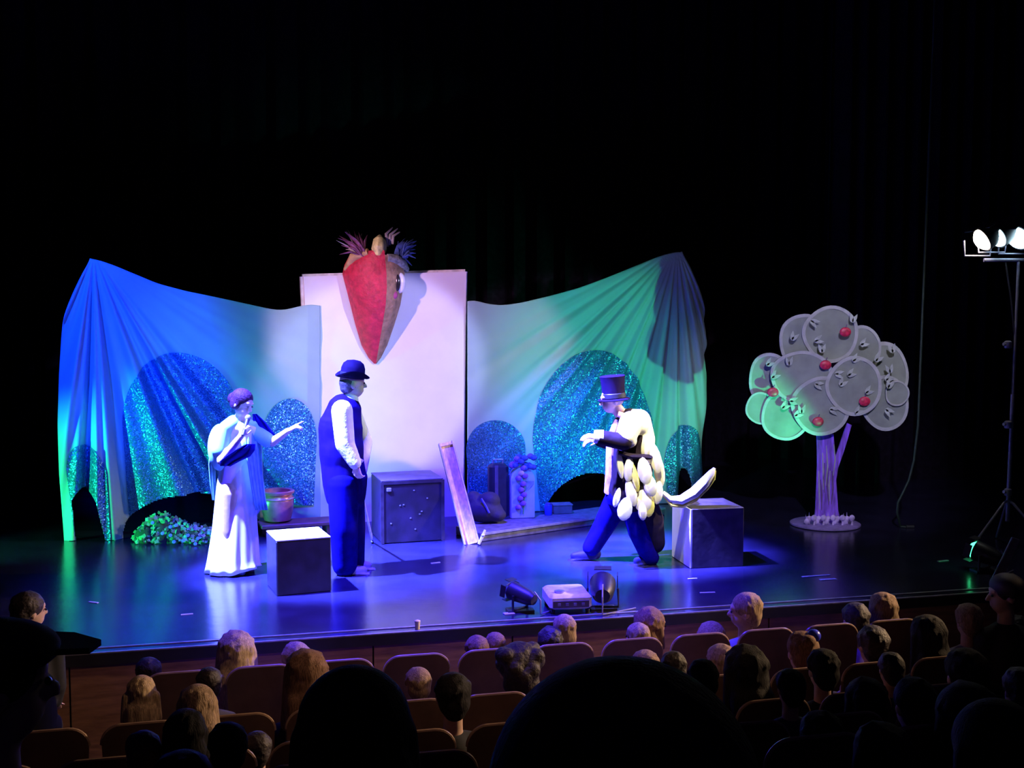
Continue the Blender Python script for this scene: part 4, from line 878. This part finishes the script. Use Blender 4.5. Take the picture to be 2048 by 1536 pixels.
r0, r1, r2, r3, r4 = row_o(0), row_o(1), row_o(2), row_o(3), row_o(4)
def bobble(t, H, k, B, sz): mesh_obj('bobble', ell(H(.05, -.05, .105), (.045, .045, .042)), mat('bobble_blue', (.04, .05, .75), .3), t)
def cap_(t, H, k, B, sz): mesh_obj('cap', comb(ell(H(0, -.012, .058), (.098 * k, .108 * k, .072 * k)), ), mat('cap_dark', (.05, .04, .07), .6), t)
AUD = [  # px, top y, width, row offset, hair, colour, shirt, label, yaw, standing, extra
 (472, 1260, 74, r0, 'long', 'blond', 'violet', 'child with long straight blond hair in the front row, below the woman in white', 0, 0, None),
 (592, 1283, 58, r0, 'short', 'light', 'violet', 'light-haired child in the front row, half hidden by the long-haired woman', 0, 0, None),
 (297, 1314, 50, r0, 'short', 'dark', 'grey', 'dark round-headed child at the left end of the front row', 0, 0, None),
 (953, 1270, 48, r0, 'short', 'brown', 'white', 'short-haired child in a pale shirt, tallest head left of the curly one', 0, 0, None),
 (990, 1264, 42, .42, 'short', 'brown', 'navy', 'small brown-haired head close to the stage wall behind the pale-shirted child', 0, 1, None),
 (1128, 1228, 46, .50, 'bob', 'light', 'navy', 'child with light bobbed hair right below the white projector', 0, 1, None),
 (1100, 1252, 52, r0, 'short', 'dark', 'navy', 'dark crop-haired child in front of the light bob below the projector', 0, 0, None),
 (1302, 1214, 62, .48, 'bob', 'brown', 'navy', 'brown-haired adult looking to the right at the stage wall', 62, 1, None),
 (1274, 1245, 46, .62, 'short', 'light', 'navy', 'small light-haired child leaning beside the brown-haired adult', -25, 1, None),
 (1422, 1242, 56, .55, 'short', 'light', 'white', 'light-haired child with a raised hand left of the boy who looks left', 0, 1, 'up'),
 (1490, 1185, 56, .58, 'short', 'light', 'grey', 'boy in a grey shirt standing tall and looking left', -68, 1, None),
 (1710, 1204, 54, r0, 'short', 'dark', 'violet', 'dark short-haired child left of the long-haired girl at right', 0, 0, None),
 (1765, 1184, 56, .50, 'long', 'light', 'violet', 'girl with long light hair in violet light at the right stage wall', 0, 1, None),
 (1936, 1206, 52, .50, 'short', 'light', 'grey', 'light-haired child left of the adult in a cap at the right edge', 0, 1, None),
 (2012, 1148, 62, .62, 'short', 'dark', 'black', 'adult in a cap in profile to the left at the right edge', -74, 1, cap_),
 (2030, 1230, 50, r0, 'short', 'dark', 'navy', 'dark head below the adult in the cap at the right edge', 0, 0, None),
 (282, 1350, 56, r1, 'tails', 'blond', 'navy', 'child with pale pigtails parted in the middle at the left', 0, 0, None),
 (394, 1368, 76, r2, 'long', 'light', 'black', 'girl with light streaked hair beside the pigtailed child', 0, 0, None),
 (418, 1334, 52, r1, 'short', 'dark', 'grey', 'dark head between the streaked hair and the seat of the long blond child', 0, 0, None),
 (612, 1298, 90, r1, 'long', 'brown', 'black', 'woman with long brown hair and golden highlights, left of centre', 0, 0, None),
 (836, 1334, 54, r1, 'short', 'light', 'black', 'small light-haired child before the empty front-row seat', 0, 0, None),
 (1037, 1283, 86, r1, 'curly', 'dark', 'black', 'person with bushy dark hair left of the huge dark head', 0, 0, None),
 (905, 1344, 74, r2, 'short', 'black', 'black', 'dark silhouetted head between the child with light hair and the bushy hair', 0, 0, None),
 (1290, 1299, 56, r1, 'short', 'light', 'violet', 'light-haired child in front of the middle front-row seat', 0, 0, None),
 (1346, 1302, 52, r2, 'short', 'dark', 'black', 'dark round head directly right of the light-haired child at the middle seat', 0, 0, None),
 (1441, 1287, 56, r1, 'short', 'light', 'violet', 'light-haired child half hidden by the large long-haired head', 0, 0, None),
 (1490, 1289, 88, r2, 'long', 'black', 'black', 'large dark head with long hair below the boy who looks left', 0, 0, None),
 (1405, 1318, 62, r3, 'short', 'black', 'black', 'dark head just left of the large long-haired one', 0, 0, None),
 (1604, 1262, 64, r1, 'bun', 'brown', 'navy', 'child with a shiny blue bobble in the hair', 0, 0, bobble),
 (1645, 1297, 64, r2, 'short', 'black', 'black', 'dark oval head below the blue hair bobble', 0, 0, None),
 (1745, 1250, 62, r1, 'short', 'dark', 'violet', 'dark-haired person in violet top below the long-haired girl', 0, 0, None),
 (1781, 1304, 52, r2, 'short', 'dark', 'navy', 'small dark head left of the tall dark long-haired person at right', 0, 0, None),
 (1855, 1229, 72, r1, 'long', 'black', 'black', 'tall dark long-haired person right of the violet top', 0, 0, None),
 (1931, 1296, 86, r2, 'short', 'black', 'black', 'broad dark head below the light-haired child near the right edge', 0, 0, None),
 (1580, 1337, 56, r3, 'short', 'black', 'navy', 'small dark head right of the large long-haired one', 0, 0, None),
 (1730, 1354, 82, r3, 'bob', 'black', 'navy', 'dark bobbed head at right below the violet top', 0, 0, None),
 (1828, 1354, 86, r4, 'short', 'black', 'black', 'dark head just right of the bobbed one at lower right', 0, 0, None),
 (1932, 1364, 128, r4 + .3, 'bob', 'black', 'black', 'wide dark silhouetted head near the lower right corner', 0, 0, None),
 (2040, 1334, 70, r3, 'short', 'dark', 'violet', 'violet-lit head cut by the right edge of the picture', 0, 0, None),
 (1640, 1421, 86, r4, 'short', 'black', 'black', 'dark head low between the huge silhouette and the lower right heads', 0, 0, None),
 (1762, 1444, 116, row_o(5), 'bob', 'black', 'black', 'dark head at the bottom edge left of the lower right corner', 0, 0, None),
 (1990, 1398, 190, row_o(5) + .6, 'long', 'black', 'black', 'large dark silhouette filling the lower right corner', 0, 0, None),
 (286, 1461, 72, r3, 'short', 'dark', 'navy', 'dark head with a pale rim at the lower left', 0, 0, None),
 (370, 1417, 84, r3, 'bob', 'black', 'black', 'dark bobbed head below the streaked hair at left', 0, 0, None),
 (455, 1444, 78, r4, 'short', 'black', 'black', 'dark head at lower left, between two rimmed heads', 0, 0, None),
 (514, 1462, 50, r2, 'short', 'dark', 'navy', 'small head with a pale rim at the bottom left of the long dark hair', 0, 0, None),
 (365, 1500, 130, r4, 'short', 'black', 'blue', 'dark blue-clad shoulder and head at the bottom edge on the left', 0, 0, None),
 (705, 1332, 236, row_o(6) + .25, 'long', 'black', 'black', 'big dark long-haired silhouette at the bottom, left of centre', 0, 0, None),
 (1235, 1318, 600, row_o(8) - .1, 'bob', 'black', 'black', 'huge dark silhouetted head at the bottom centre, nearest the camera', 0, 0, None),
 (58, 1182, 60, .40, 'short', 'dark', 'black', 'person with violet-lit face turned right at the left edge', 60, 1, None),
]
for (px, yt, wp, o, hr_, hcol, sh, lab, yaw, sd, ex) in AUD: person(px, yt, wp, o, hr_, hcol, sh, lab, yaw, bool(sd), extra=None if ex == 'up' else ex, up_arm=ex == 'up')
def flatcap(t, H, k, B, sz):
    pts = [H(0, y, z) for y, z in ((-.12, .03), (-.10, .09), (-.02, .112), (.08, .098), (.15, .075))]
    mesh_obj('cap_crown', ell(H(0, -.01, .070), (.105 * k, .125 * k, .050 * k), basis(EU * .95 - EN * .3)), mat('cap_black', (.012, .012, .014), .9), t)
    mesh_obj('cap_peak', slab([H(-.07, .08, .065), H(-.06, .15, .058), H(0, .185, .055), H(.06, .15, .058), H(.07, .08, .065)], (0, 0, .012)), MATS['cap_black'], t)
person(-18, 1234, 205, row_o(6) + .1, 'short', 'black', 'black', 'dark silhouette in a peaked cap turned right at the lower left edge', 72, False, extra=flatcap)
